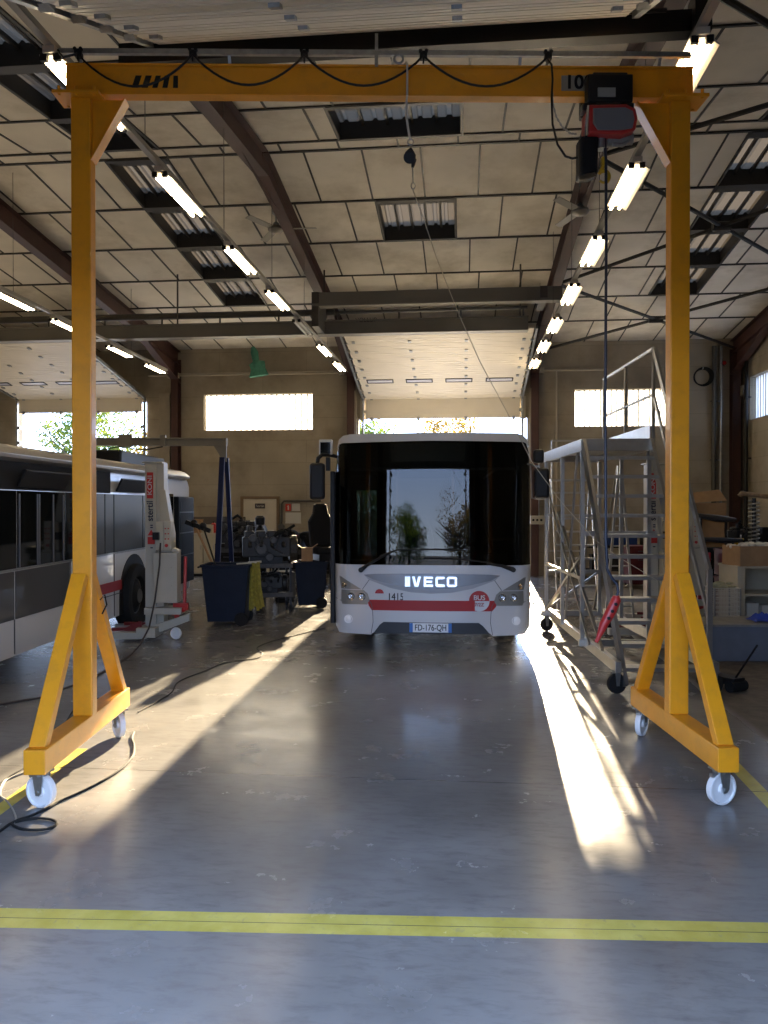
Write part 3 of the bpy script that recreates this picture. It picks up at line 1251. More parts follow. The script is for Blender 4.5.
def bz(py):
    return CH - (py - 505) * K


TILT = math.tan(R(2.6))


def fy(x, z):
    ax = abs(x)
    y = x * x / (2 * 7.6)
    if ax > 1.08:
        y += (ax - 1.08) ** 2 * 5.0
    if z > 1.09:
        y += (z - 1.09) * TILT
    elif z < 0.6:
        y += 0.0
    return y


def patch(name, poly, off, thick, m, parent, smooth=True, dx=0.06, label=None):
    """polygon in (x,z) bent over the front of the bus"""
    bm = bmesh.new()
    vs = [bm.verts.new((x, 0, z)) for x, z in poly]
    bm.faces.new(vs)
    x0, x1 = min(p[0] for p in poly), max(p[0] for p in poly)
    z0, z1 = min(p[1] for p in poly), max(p[1] for p in poly)
    x = math.floor(x0 / dx) * dx + dx
    while x < x1 - 1e-4:
        bmesh.ops.bisect_plane(bm, geom=bm.verts[:] + bm.edges[:] + bm.faces[:], plane_co=(x, 0, 0), plane_no=(1, 0, 0))
        x += dx
    for z in (1.09,):
        if z0 < z < z1:
            bmesh.ops.bisect_plane(bm, geom=bm.verts[:] + bm.edges[:] + bm.faces[:], plane_co=(0, 0, z), plane_no=(0, 0, 1))
    for v in bm.verts:
        v.co.y = fy(v.co.x, v.co.z) - off
    if thick:
        r_ = bmesh.ops.extrude_face_region(bm, geom=bm.faces[:])
        for e in r_['geom']:
            if isinstance(e, bmesh.types.BMVert):
                e.co.y += thick
    bmesh.ops.recalc_face_normals(bm, faces=bm.faces)
    me = bpy.data.meshes.new(name)
    if smooth:
        for f in bm.faces:
            f.smooth = True
        for e in bm.edges:
            if len(e.link_faces) == 2 and e.calc_face_angle(0) > 0.6:
                e.smooth = False
    bm.to_mesh(me)
    bm.free()
    o = bpy.data.objects.new(name, me)
    me.materials.append(m)
    COL.objects.link(o)
    o.parent = parent
    if label:
        o['label'] = label
    return o


def px_poly(pts):
    return [(bxp(x), bz(y)) for x, y in pts]


ZT = bz(433)
ZF = bz(565)
LEN = 12.0
# shell: section ring extruded backward
sec = [(-HW, 0.27), (-HW, 2.50), (-HW + 0.05, 2.64), (-HW + 0.16, ZT - 0.02), (-0.6, ZT + 0.01), (0.6, ZT + 0.01), (HW - 0.16, ZT - 0.02), (HW - 0.05, 2.64), (HW, 2.50), (HW, 0.27)]
inn = [(x * 0.965, z if i in (0, 9) else z - 0.05) for i, (x, z) in enumerate(sec)]
mb = MB()
ya, yb = 0.34, LEN - 0.15


def ring(pts, y):
    return [mb.bm.verts.new((x, y + (0.0), z)) for x, z in pts]


ra, rb = ring(sec, ya), ring(sec, yb)
ia, ib = ring(inn, ya), ring(inn, yb)
rc = ring([(x * 0.93, 0.3 + (z - 0.3) * 0.97) for x, z in sec], LEN)
n = len(sec)
for i in range(n - 1):
    mb.bm.faces.new((ra[i], ra[i + 1], rb[i + 1], rb[i]))
    mb.bm.faces.new((rb[i], rb[i + 1], rc[i + 1], rc[i]))
    mb.bm.faces.new((ia[i + 1], ia[i], ib[i], ib[i + 1]))
    mb.bm.faces.new((ra[i + 1], ra[i], ia[i], ia[i + 1]))
mb.bm.faces.new(rc)
mb.bm.faces.new(ib)
mb.box((0, (ya + yb) / 2, 0.33), (2 * HW - 0.06, yb - ya, 0.12))
mb.build('body_shell', WHITEP, bus)
# interior lining (dark) and fittings
INT = mat('dark_bus_interior', (0.03, 0.032, 0.035), 0.7)
mb = MB()
mb.box((0, 6.1, 0.42), (2.36, 11.3, 0.04))
for sx in (-1, 1):
    mb.box((sx * 1.185, 6.1, 1.5), (0.02, 11.3, 2.1))
mb.box((0, 6.1, 2.6), (2.3, 11.3, 0.02))
mb.box((0, 11.7, 1.5), (2.36, 0.04, 2.2))
mb.build('cabin_lining', INT, bus)
mb = MB()
mb.box((0, 0.62, 0.98), (2.2, 0.5, 0.12))
mb.box((0.62, 0.72, 1.1), (0.75, 0.3, 0.2))
mb.torus((0.62, 0.98, 1.2), 0.22, 0.016, (0, -0.55, 0.83), 24, 8)
mb.cyl((0.62, 0.98, 1.2), (0.62, 0.75, 1.05), 0.03)
mb.build('dashboard', mat('dashboard_plastic', (0.03, 0.03, 0.032), 0.6), bus, bevel=0.01)
mb = MB()
mb.bar((-0.55, 1.9, 0.45), (-0.55, 1.9, 2.55), 0.03, 0.03)
mb.bar((0.28, 1.7, 0.45), (0.28, 1.7, 2.55), 0.04, 0.04)
mb.bar((0.28, 1.7, 1.35), (1.15, 1.7, 1.35), 0.04, 0.04)
mb.build('handrail', mat('amber_rail', (0.35, 0.15, 0.03), 0.4), bus)
SEATM = mat('bus_seat_fabric', (0.03, 0.035, 0.05), 0.85)
for (sx, sy_, sz) in ((0.62, 1.35, 0.62), (bxp(411), 4.2, 0.62), (bxp(440) + 0.1, 4.4, 0.6), (-0.85, 3.3, 0.5), (-0.85, 4.2, 0.5), (0.85, 5.2, 0.5), (0.85, 6.1, 0.5)):
    st = thing('passenger_seat', '', 'x', (sx, sy_, sz))
    del st['label'], st['category']
    st.parent = bus
    mb = MB()
    mb.box((0, -0.2, 0.2), (0.44, 0.42, 0.1))
    mb.build('seat_cushion', SEATM, st, bevel=0.03)
    mb = MB()
    mb.prism([(-0.2, 0), (0.2, 0), (0.22, 0.4), (0.14, 0.66), (0.09, 0.82), (-0.09, 0.82), (-0.14, 0.66), (-0.22, 0.4)], (0, 0.02, 0.22), (1, 0, 0), (0, 0.1, 1), (0, 0.09, 0))
    mb.build('backrest', SEATM, st, bevel=0.03)
    mb = MB()
    mb.cyl((0, -0.18, 0.16), (0, -0.18, 0.44 - sz - 0.0), 0.06)
    mb.build('pedestal', BLACKM, st)

# front: roof cap
patch('roof_cap', px_poly([(337, 442), (334.5, 446), (337, 438), (342, 434.5), (350, 433.2), (431.5, 432.6), (513, 433.2), (521, 434.5), (526, 438), (528.5, 446), (526, 442), (431.5, 440.6)]), 0.0, 0.42, WHITEP, bus)
# lower fascia
patch('front_fascia', px_poly([(333.2, 565), (529.8, 565), (530, 610), (529, 628), (524, 634), (492, 635), (488, 632), (482, 625), (478, 622), (384, 622), (380, 625), (375, 632), (371, 635), (338, 634), (334.2, 628), (333, 610)]), 0.0, 0.36, WHITEP, bus)
# side cheeks joining fascia and shell are covered by the fascia thickness
patch('windscreen_surround', px_poly([(333.4, 565.4), (333.2, 470), (334.2, 452), (337.5, 443), (345, 440.2), (431.5, 439.8), (518, 440.2), (525.5, 443), (528.8, 452), (529.8, 470), (529.6, 565.4)]), -0.012, 0.012, WSCREEN, bus, label='large curved tinted windscreen')
# black ceramic border: four strips behind the glass
FRIT = mat('black_glass_border', (0.006, 0.007, 0.008), 0.08, coat=0.5)
fr = [[(333.4, 565.4), (333.2, 470), (334.2, 452), (337.5, 443), (345, 440.2), (349, 440.2), (349, 468), (347, 480), (347, 565.4)],
      [(529.6, 565.4), (529.8, 470), (528.8, 452), (525.5, 443), (518, 440.2), (514, 440.2), (514, 468), (516, 480), (516, 565.4)],
      [(347, 565.4), (347, 561), (516, 561), (516, 565.4)], [(345, 440), (518, 440), (518, 443.5), (345, 443.5)]]
for f in fr:
    patch('black_border', px_poly(f), -0.03, 0.012, FRIT, bus)
# destination display box behind the glass
patch('destination_display', px_poly([(349, 443.5), (514, 443.5), (514, 467), (349, 467)]), -0.08, 0.14, mat('destination_panel', (0.05, 0.075, 0.075), 0.3), bus)
patch('display_sill', px_poly([(349, 468), (514, 468), (514, 470), (349, 470)]), -0.05, 0.03, mat('sill_grey', (0.3, 0.33, 0.33), 0.4), bus)
# grille band
BAND = mat('silver_grey_band', (0.17, 0.18, 0.20), 0.35, 0.4)
patch('grille_band', px_poly([(364, 575), (375, 574), (431, 573), (489, 574), (499, 575), (490, 580), (470, 584.5), (450, 588), (431, 589), (412, 588), (393, 584.5), (374, 580)]), 0.006, 0.02, BAND, bus)
patch('band_edge', px_poly([(364, 575), (374, 580), (393, 584.5), (412, 588), (431, 589), (450, 588), (470, 584.5), (490, 580), (499, 575), (494, 580), (472, 588), (452, 592), (431, 593.2), (411, 592), (391, 588), (369, 580)]), 0.001, 0.008, mat('mid_grey_paint', (0.3, 0.31, 0.34), 0.4), bus)  # mid-grey strip following the lower edge of the grille band
# maker's name in chrome letters
mxs = [(408, 'I'), (416.8, 'V'), (428.5, 'E'), (440, 'C'), (451.6, 'O')]
lw_ = {'I': 5, 'V': 9, 'E': 9, 'C': 9, 'O': 10}


def letter_polys(ch, w, h_, s=0.028):
    if ch == 'I':
        return [[(-w / 2, 0), (w / 2, 0), (w / 2, h_), (-w / 2, h_)]]
    if ch == 'V':
        return [[(-w / 2, h_), (-w / 2 + s * 1.3, h_), (0.0, s * 1.2), (w / 2 - s * 1.3, h_), (w / 2, h_), (s * 0.8, 0), (-s * 0.8, 0)]]
    if ch == 'E':
        return [[(-w / 2, 0), (w / 2, 0), (w / 2, s), (-w / 2 + s, s), (-w / 2 + s, h_ / 2 - s / 2), (w / 2 * 0.8, h_ / 2 - s / 2), (w / 2 * 0.8, h_ / 2 + s / 2), (-w / 2 + s, h_ / 2 + s / 2), (-w / 2 + s, h_ - s), (w / 2, h_ - s), (w / 2, h_), (-w / 2, h_)]]
    if ch == 'C':
        return [[(-w / 2 + s * 0.6, 0), (w / 2, 0), (w / 2, s), (-w / 2 + s, s * 1.2), (-w / 2 + s, h_ - s * 1.2), (w / 2, h_ - s), (w / 2, h_), (-w / 2 + s * 0.6, h_), (-w / 2, h_ - s * 0.6), (-w / 2, s * 0.6)]]
    if ch == 'O':
        a, b = w / 2, h_
        return [[(-a + s * .6, 0), (a - s * .6, 0), (a, s * .6), (a - s, s), (-a + s, s), (-a + s, b - s), (-a, b - s * .6), (-a, s * .6)],
                [(a, s * .6), (a, b - s * .6), (a - s * .6, b), (-a + s * .6, b), (-a, b - s * .6), (-a + s, b - s), (a - s, b - s), (a - s, s)]]


for px, ch in mxs:
    w_ = lw_[ch] * K
    h_ = 10.0 * K
    mb = MB()
    for poly in letter_polys(ch, w_, h_):
        mb.prism(poly, (bxp(px), fy(bxp(px), 0.8) - 0.022, bz(586)), (1, 0, 0), (0, 0, 1), (0, 0.03, 0))
    mb.build('badge_letter', CHROME, bus)
# red stripe, round BUS mark, fleet number, plate
patch('red_stripe', px_poly([(367, 600), (496, 600), (495, 606), (491, 610.5), (372, 610.5), (369, 606)]), 0.002, 0.006, REDS, bus)
cx_, cz_ = bxp(478.3), bz(600.3)
rr = 10.2 * K
yb_ = fy(cx_, 0.6)
slope = cx_ / 7.6
mb = MB()
mb.cyl((cx_, yb_ - 0.006, cz_), (cx_, yb_ + 0.01, cz_), rr, n=32)
disc = mb.build('round_bus_emblem', WHITEP, bus)
mb = MB()
poly = [(rr * 0.985 * math.cos(R(a)), rr * 0.985 * math.sin(R(a))) for a in range(0, 181, 10)]
mb.prism([(x, z + 0.002) for x, z in poly], (cx_, yb_ - 0.007, cz_), (1, 0, 0), (0, 0, 1), (0, 0.004, 0))
mb.build('emblem_red_half', REDS, disc)
text('emblem_word', 'BUS', 0.085, (cx_, yb_ - 0.0105, cz_ + 0.04), (PI / 2, 0, 0), mat('bright_white_vinyl', (0.9, 0.9, 0.9), 0.5), disc, 0.002, bold=0.003)
text('emblem_code', '7/2Z', 0.062, (cx_, yb_ - 0.0105, cz_ - 0.047), (PI / 2, 0, 0), REDS, disc, 0.001, bold=0.003)
text('fleet_number', '1415', 0.125, (bxp(396), fy(bxp(396), .7) - 0.004, bz(597)), (PI / 2, 0, 0), BLACK, bus, 0.001, bold=0.003, sx=0.85)
mb = MB()
c2 = (bxp(379.8), fy(bxp(379.8), .7), bz(593.6))
mb.prism([(4.4 * K * math.cos(R(a)), 4.4 * K * math.sin(R(a))) for a in range(0, 181, 15)], c2, (1, 0, 0), (0, 0, 1), (0, 0.012, 0))
mb.build('small_red_badge', REDS, bus)
patch('lower_vent', px_poly([(384, 622), (478, 622), (484, 626), (490, 634), (373, 634), (379, 626)]), -0.045, 0.05, mat('black_bumper_insert', (0.012, 0.013, 0.017), 0.5), bus)
mb = MB()
pc_ = (bxp(430.6), fy(bxp(430), .4) - 0.004, bz(627.1))
mb.box(pc_, (42 * K, 0.012, 9.0 * K))
plate = mb.build('number_plate', mat('plate_white', (0.75, 0.76, 0.78), 0.4), bus)
for s_ in (-1, 1):
    mb = MB()
    mb.box((pc_[0] + s_ * (21 - 1.7) * K, pc_[1] - 0.007, pc_[2]), (3.4 * K, 0.003, 9.0 * K))
    mb.build('plate_blue_band', mat('plate_blue', (0.01, 0.12, 0.42), 0.4), plate)
text('plate_number', 'FD-176-QH', 0.108, (pc_[0], pc_[1] - 0.0075, pc_[2] - 0.002), (PI / 2, 0, 0), BLACK, plate, 0.001, bold=0.0025, sx=0.76)


# headlights (mirrored pair)
HLM = mat('headlamp_housing', (0.22, 0.22, 0.21), 0.3, 0.4)
LENS = mat('lamp_reflector', (0.55, 0.55, 0.56), 0.08, 1.0)


def mirror_px(pts, s_):
    return pts if s_ < 0 else [(863 - x, y) for x, y in pts]


for s_ in (-1, 1):
    a = px_poly(mirror_px([(338.5, 577), (341, 577.5), (352, 584), (362, 590), (340.5, 589.5)], s_))
    lu = patch('turn_signal_lamp', a, 0.004, 0.03, HLM, bus)
    b = px_poly(mirror_px([(341, 590.5), (364, 590.5), (368, 594), (370, 600), (367.5, 605), (342, 605), (340.5, 602)], s_))
    hl_ = patch('headlight', b, 0.004, 0.03, HLM, bus)
    for cxp, cyp, r_ in ((351, 597, 3.9), (362, 597, 3.9)):
        x = bxp(cxp if s_ < 0 else 863 - cxp)
        z = bz(cyp)
        mb = MB()
        y0 = fy(x, z) - 0.005
        mb.lathe([(r_ * K, 0.0), (r_ * K * 0.95, 0.012), (r_ * K * 0.8, 0.004), (r_ * K * 0.45, -0.004), (r_ * K * 0.3, 0.012), (0.0, 0.016)], (x, y0, z), (0, -1, 0), 20)
        mb.build('lamp_lens', LENS, hl_, smooth=True)
    x = bxp(344 if s_ < 0 else 863 - 344)
    z = bz(585.5)
    mb = MB()
    mb.lathe([(0.035, 0.0), (0.032, 0.012), (0.015, 0.004), (0.0, 0.012)], (x, fy(x, z) - 0.005, z), (0, -1, 0), 16)
    mb.build('indicator_lens', LENS, lu, smooth=True)
    x = bxp(348.3 if s_ < 0 else 863 - 348.3)
    z = bz(620)
    mb = MB()
    mb.lathe([(4.3 * K, -0.004), (4.3 * K, 0.006), (3.6 * K, 0.006), (3.4 * K, 0.0), (0, 0.006)], (x, fy(x, z) - 0.003, z), (0, -1, 0), 24)
    mb.build('fog_lamp_cap', mat('grey_lamp_ring', (0.8, 0.8, 0.8), 0.25), bus, smooth=True)
    # body seams round the corner pieces
    seam = mirror_px([(369, 600), (372, 605), (373, 612), (373.5, 622), (371.5, 634)], s_)
    mb = MB()
    mb.tube([(bxp(x), fy(bxp(x), bz(y)) - 0.001, bz(y)) for x, y in seam], 0.004, 5)
    seam = mirror_px([(369.5, 580), (366, 585), (362.5, 590)], s_)
    mb.tube([(bxp(x), fy(bxp(x), bz(y)) - 0.001, bz(y)) for x, y in seam], 0.004, 5)
    seam = mirror_px([(334, 600), (341, 602)], s_)
    mb.tube([(bxp(x), fy(bxp(x), bz(y)) - 0.001, bz(y)) for x, y in seam], 0.004, 5)
    mb.build('body_seam', mat('dark_seam_grey', (0.08, 0.08, 0.09), 0.7), bus)  # dark grey lines along the body seams

# wipers
for pts, bl_ in (([(361.5, 570), (368, 565), (391, 552)], [(380, 556), (398, 549.5), (440, 549), (462, 550)]),
                 ([(511.5, 569), (500, 565), (486, 563)], [(512, 567), (486, 562), (460, 558.5), (424, 557.5)])):
    wp = MB()
    P = [Vector((bxp(x), fy(bxp(x), bz(y)) - 0.035, bz(y))) for x, y in pts]
    wp.tube(P, [0.03, 0.02, 0.014], 8)
    wp.cyl(P[0] + Vector((0, 0.05, 0)), P[0] + Vector((0, -0.03, 0)), 0.032)
    w1 = wp.build('wiper', BLACK, bus, smooth=True)
    wp = MB()
    P = [Vector((bxp(x), fy(bxp(x), bz(y)) - 0.02, bz(y))) for x, y in bl_]
    wp.tube(P, 0.011, 6)
    wp.build('wiper_blade', BLACK, w1)

# mirrors
ml = MB()
ml.box((bxp(319.5), -0.12, bz(481.5)), (0.19, 0.11, 0.46))
mo = ml.build('side_mirror', BLACK, bus, bevel=0.035)
ml = MB()
ml.tube([(bxp(319), -0.1, bz(465)), (bxp(320), -0.1, bz(458.5)), (bxp(324), -0.09, bz(455)), (bxp(331), 0.0, bz(455)), (bxp(336), 0.12, bz(456))], 0.025, 8)
ml.box((bxp(329), -0.02, bz(464)), (0.05, 0.05, 0.17))
ml.build('mirror_arm', BLACK, mo, smooth=True)
ml = MB()
ml.box((bxp(326.5), 0.0, bz(447)), (0.17, 0.06, 0.19))
km = ml.build('kerb_mirror', mat('white_mirror_shell', (0.5, 0.5, 0.5), 0.4), bus, bevel=0.01)
ml = MB()
ml.box((bxp(326.5), -0.032, bz(448)), (0.13, 0.012, 0.145))
ml.build('mirror_face', GLD, km)
ml = MB()
ml.box((bxp(537.5), -0.1, bz(484)), (0.185, 0.12, 0.37))
mo = ml.build('side_mirror', BLACK, bus, bevel=0.035)
ml = MB()
ml.box((bxp(535), -0.06, bz(457.5)), (0.13, 0.1, 0.17))
ml.build('mirror_head', BLACK, mo, bevel=0.03)
ml = MB()
ml.tube([(bxp(527), 0.2, bz(464)), (bxp(529), 0.0, bz(465)), (bxp(531), -0.08, bz(467)), (bxp(536), -0.1, bz(468.5))], 0.014, 6)
ml.tube([(bxp(528.5), 0.1, bz(465)), (bxp(530), 0.08, bz(498)), (bxp(534), -0.06, bz(499)), (bxp(542), -0.1, bz(498.5))], 0.011, 6)
ml.build('mirror_arm', STEEL, mo, smooth=True)
# opened passenger door leaf, seen edge-on
ml = MB()
ml.box((bxp(330.3), 0.55, 1.3), (0.06, 0.62, 1.98))
dl = ml.build('door_leaf', BLACK, bus, bevel=0.012)
ml = MB()
ml.box((bxp(330.3) - 0.03, 0.55, 1.35), (0.012, 0.5, 1.7))
ml.build('door_glass', GLD, dl)
# inward folded door leaf seen through the windscreen, mirroring the yard
ml = MB()
xa4, xb4 = bxp(349) * 1.06, bxp(378) * 1.06
for x in (xa4, xb4):
    ml.box((x, 0.62, 1.35), (0.04, 0.04, 1.9))
for z in (0.42, 2.28):
    ml.box(((xa4 + xb4) / 2, 0.62, z), (xb4 - xa4, 0.04, 0.05))
il = ml.build('inner_door_leaf', BLACK, bus)
ml = MB()
ml.box(((xa4 + xb4) / 2, 0.61, 1.5), (xb4 - xa4, 0.012, 1.1), Matrix.Rotation(-bus.rotation_euler.z, 3, 'Z'))
ml.build('door_glass', mat('green_tinted_mirror_glass', (0.5, 0.6, 0.56), 0.01, 1.0), il)
# sides: windows, doors, wheels
for s_ in (-1, 1):
    wx_ = s_ * (HW + 0.004)
    for (y0, y1) in ((0.5, 1.7), (1.78, 3.4), (3.45, 5.3), (5.35, 7.2), (7.25, 9.1), (9.15, 11.2)):
        ml = MB()
        ml.box((wx_, (y0 + y1) / 2, 1.66), (0.012, y1 - y0, 1.1))
        ml.build('side_window', GLD, bus, bevel=0.003)
    ml = MB()
    ml.box((wx_, 6.0, 0.58), (0.006, 10.8, 0.13))
    ml.build('red_side_stripe', REDS, bus)
    for yy in (2.7, 8.6):
        ml = MB()
        ml.lathe([(0.0, -0.13), (0.2, -0.13), (0.28, -0.09), (0.3, -0.14), (0.46, -0.14), (0.485, -0.1), (0.485, 0.1), (0.46, 0.14), (0.3, 0.14), (0.28, 0.1), (0.2, 0.12), (0.1, 0.16), (0, 0.16)],
                 (s_ * (HW - 0.13), yy, 0.485), (s_, 0, 0), 30)
        ml.build('wheel', RUBBER, bus, smooth=True)
    ml = MB()
    ml.prism([(0.56 * math.cos(R(a)), 0.5 + 0.56 * math.sin(R(a)) - 0.25) for a in range(0, 181, 12)], (s_ * (HW + 0.003), 2.7, 0.25), (0, 1, 0), (0, 0, 1), (0.008, 0, 0))
    ml.prism([(0.56 * math.cos(R(a)), 0.5 + 0.56 * math.sin(R(a)) - 0.25) for a in range(0, 181, 12)], (s_ * (HW + 0.003), 8.6, 0.25), (0, 1, 0), (0, 0, 1), (0.008, 0, 0))
    ml.build('wheel_arch', BLACK, bus)
# ------------------------------------------------------------------ parked bus on the left
LBR = YAW - math.atan(20 / F)
LL = 12.0
far = C(-3.66, 15.4)
near = far - Matrix.Rotation(LBR, 3, 'Z') @ Vector((0, LL, 0))
lb = thing('parked_bus', 'white and dark grey bus seen along its side, partly behind the left crane leg', 'bus', near, LBR)
LBM = chain_matrix(lb)
LBI = LBM.inverted()


def sd(px, py):
    """hit the bus side plane (local x=0) -> local (y,z)"""
    r = LBI.to_3x3() @ ray(px, py)
    o = LBI @ CO
    t = -o.x / r.x
    p = o + r * t
    return p.y, p.z


sec = [(0, 0.28), (0, 2.26), (-0.03, 2.36), (-0.14, 2.43), (-0.5, 2.48), (-2.0, 2.48), (-2.4, 2.4), (-2.5, 2.26), (-2.5, 0.28)]
mb = MB()
stations = [(0.0, 1.0), (LL - 1.1, 1.0), (LL - 0.5, 0.975), (LL - 0.2, 0.93), (LL, 0.84)]
rings = []
for y, k in stations:
    rings.append([mb.bm.verts.new((-1.25 + (x + 1.25) * k, y, 0.28 + (z - 0.28) * (0.5 + 0.5 * k))) for x, z in sec])
for a, b in zip(rings[:-1], rings[1:]):
    for i in range(len(sec)):
        j = (i + 1) % len(sec)
        mb.bm.faces.new((a[i], a[j], b[j], b[i]))
mb.bm.faces.new(rings[0][::-1])
mb.bm.faces.new(rings[-1])
mb.build('body_shell', WHITEP, lb, smooth=True)
DGB = mat('charcoal_lower_panel', (0.035, 0.036, 0.04), 0.35, coat=0.3)


def side_box(name, a, b, m, th=0.012, out=0.0, parent=None, bevel=0.0, zr=None):
    """a=(px,py) upper-left, b=(px,py) lower-right, both hit on the side plane"""
    ya_, za = sd(*a)
    yb_, zb = sd(*b)
    if zr:
        za, zb = zr[1], zr[0]
    mb = MB()
    mb.box((out + th / 2, (ya_ + yb_) / 2, (za + zb) / 2), (th, abs(yb_ - ya_), abs(za - zb)))
    return mb.build(name, m, parent or lb, bevel=bevel)


ZS = 1.19                       # window sill
ZW = 2.0
# charcoal panels below the sill, near end
y70 = sd(69, 600)[0]
for y0, y1 in ((0.4, sd(14, 600)[0] - 0.01), (sd(15, 600)[0], y70)):
    mb = MB()
    mb.box((0.004, (y0 + y1) / 2, (0.66 + 1.16) / 2), (0.012, y1 - y0, 0.5))
    mb.build('lower_panel', DGB, lb, bevel=0.003)
# glazing: continuous dark band with separate panes
cuts = [0.3, 2.2, 4.1, sd(16, 520)[0], sd(64, 520)[0], sd(72, 520)[0], sd(104, 520)[0], sd(113, 520)[0], sd(142, 520)[0], sd(157, 520)[0], LL - 1.6]
for k, (y0, y1) in enumerate(zip(cuts[:-1], cuts[1:])):
    mb = MB()
    mb.box((0.006, (y0 + y1) / 2, (ZS + ZW) / 2), (0.014, y1 - y0 - 0.03, ZW - ZS))
    mb.build('side_window', mat('grey_film_window', (0.03, 0.031, 0.03), 0.35, spec=0.12) if k in (5, 6, 7, 8) else GLD, lb, bevel=0.003)
mb = MB()
mb.box((0.002, (0.3 + LL - 1.0) / 2, ZS - 0.015), (0.014, LL - 1.4, 0.02))
mb.build('sill_trim', STEEL, lb)
# double door frames
FRL = mat('door_edge_grey', (0.1, 0.1, 0.11), 0.4)
mb = MB()
for px in (18, 36, 38, 52, 62):
    y0 = sd(px, 520)[0]
    mb.box((0.016, y0, 1.58), (0.012, 0.02, 0.78))
mb.build('window_divider', FRL, lb)
# flat dark strip painting the shade under the roof rail, then the rail
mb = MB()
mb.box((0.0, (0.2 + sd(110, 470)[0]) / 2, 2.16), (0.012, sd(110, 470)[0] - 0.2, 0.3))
mb.build('rail_shade_strip', mat('painted_shade_grey', (0.016, 0.016, 0.017), 0.8, spec=0.15), lb)
mb = MB()
mb.prism([(0.0, 2.3), (0.09, 2.33), (0.1, 2.37), (0.02, 2.44), (-0.08, 2.48), (-0.1, 2.42)], (0, LL / 2 - 0.3, 0), (1, 0, 0), (0, 0, 1), (0, LL - 1.0, 0))
mb.build('roof_rail', mat('grey_roof_rail', (0.3, 0.29, 0.28), 0.35, 0.4), lb, bevel=0.006)
# tilted open hoppers
for pa, pb in (((15, 474), (62, 492)), ((114, 476), (143, 488))):
    y0, y1 = sd(pa[0], 490)[0], sd(pb[0], 490)[0]
    mb = MB()
    mb.box((0.07, (y0 + y1) / 2, 2.13), (0.03, y1 - y0, 0.2), Matrix.Rotation(R(25), 3, 'Y'))
    mb.build('open_hopper_window', BLACK, lb, bevel=0.01)
# red stripe, door seams, rear wheel + arch, fore wheel near
mb = MB()
yA, yB_ = y70 + 0.03, sd(121, 590)[0]
mb.box((0.006, (yA + yB_) / 2, 0.715), (0.01, yB_ - yA, 0.14))
mb.build('red_stripe', REDS, lb)
SEAM = mat('dark_seam_grey', (0.08, 0.08, 0.09), 0.7)
mb = MB()
for px, z0, z1 in ((14, 0.3, 0.66), (70, 0.3, 1.17), (114, 0.3, 1.17)):
    mb.box((0.004, sd(px, 600)[0], (z0 + z1) / 2), (0.01, 0.012, z1 - z0))
mb.box((0.004, (y70 + yB_) / 2, 0.6), (0.01, yB_ - y70, 0.01))
mb.build('body_seam', SEAM, lb)
yw = (sd(119, 610)[0] + sd(147, 610)[0]) / 2
for yy in (yw, 2.6):
    mb = MB()
    mb.prism([(0.6 * math.cos(R(a)), 0.62 * math.sin(R(a))) for a in range(0, 181, 10)] + [(-0.6, -0.22), (0.6, -0.22)], (0.0, yy, 0.5), (0, 1, 0), (0, 0, 1), (0.016, 0, 0))
    mb.build('wheel_arch', BLACK, lb)
    mb = MB()
    mb.lathe([(0.0, -0.1), (0.22, -0.1), (0.3, -0.14), (0.46, -0.14), (0.485, -0.1), (0.485, 0.06), (0.47, 0.09), (0.4, 0.1), (0.3, 0.08), (0.26, 0.02), (0.18, 0.04), (0.12, 0.09), (0, 0.09)], (0.0, yy, 0.49), (1, 0, 0), 30)
    wl = mb.build('wheel', RUBBER, lb, smooth=True)
    mb = MB()
    mb.lathe([(0.27, 0.03), (0.24, 0.02), (0.14, 0.05), (0.1, 0.1), (0, 0.1)], (0.0, yy, 0.49), (1, 0, 0), 20)
    mb.build('wheel_hub', mat('dull_wheel_hub', (0.12, 0.12, 0.12), 0.5, 0.5), wl, smooth=True)
# far corner: glossy wrap window, black corner panel, roof unit
mb = MB()
mb.box((0.002, LL - 1.9, 1.62), (0.012, 0.7, 0.85))
mb.build('corner_window', GLD, lb, bevel=0.01)
y1_ = LL - 0.45
mb = MB()
mb.box((0.03, LL - 1.0, 1.22), (0.12, 1.0, 1.56))
op = mb.build('open_corner_flap', mat('blue_black_flap', (0.008, 0.011, 0.016), 0.6, spec=0.2), lb, bevel=0.02)
mb = MB()
for z in (0.95, 1.35, 1.72):
    mb.box((0.092, LL - 1.0, z), (0.012, 0.94, 0.02))
for x in (0.05, 0.84):
    mb.box((0.092, LL - 1.45 + x, 1.35), (0.012, 0.02, 1.1))
mb.build('flap_rib', mat('flap_grey', (0.04, 0.05, 0.06), 0.4), op)
mb = MB()
mb.box((-0.5, LL - 2.3, 2.58), (0.5, 2.2, 0.22))
mb.build('roof_unit', BLACK, lb, bevel=0.03)
mb = MB()
mb.box((-0.75, 4.0, 2.6), (0.7, 0.7, 0.24))
mb.box((-0.75, 4.0, 2.74), (0.55, 0.55, 0.08))
mb.build('roof_vent', WHITEP, lb, bevel=0.04)

# ------------------------------------------------------------------ wheel lift columns
SR = mat('lift_red_label', (0.42, 0.02, 0.015), 0.5)
SN = mat('lift_navy_letters', (0.012, 0.012, 0.05), 0.5)


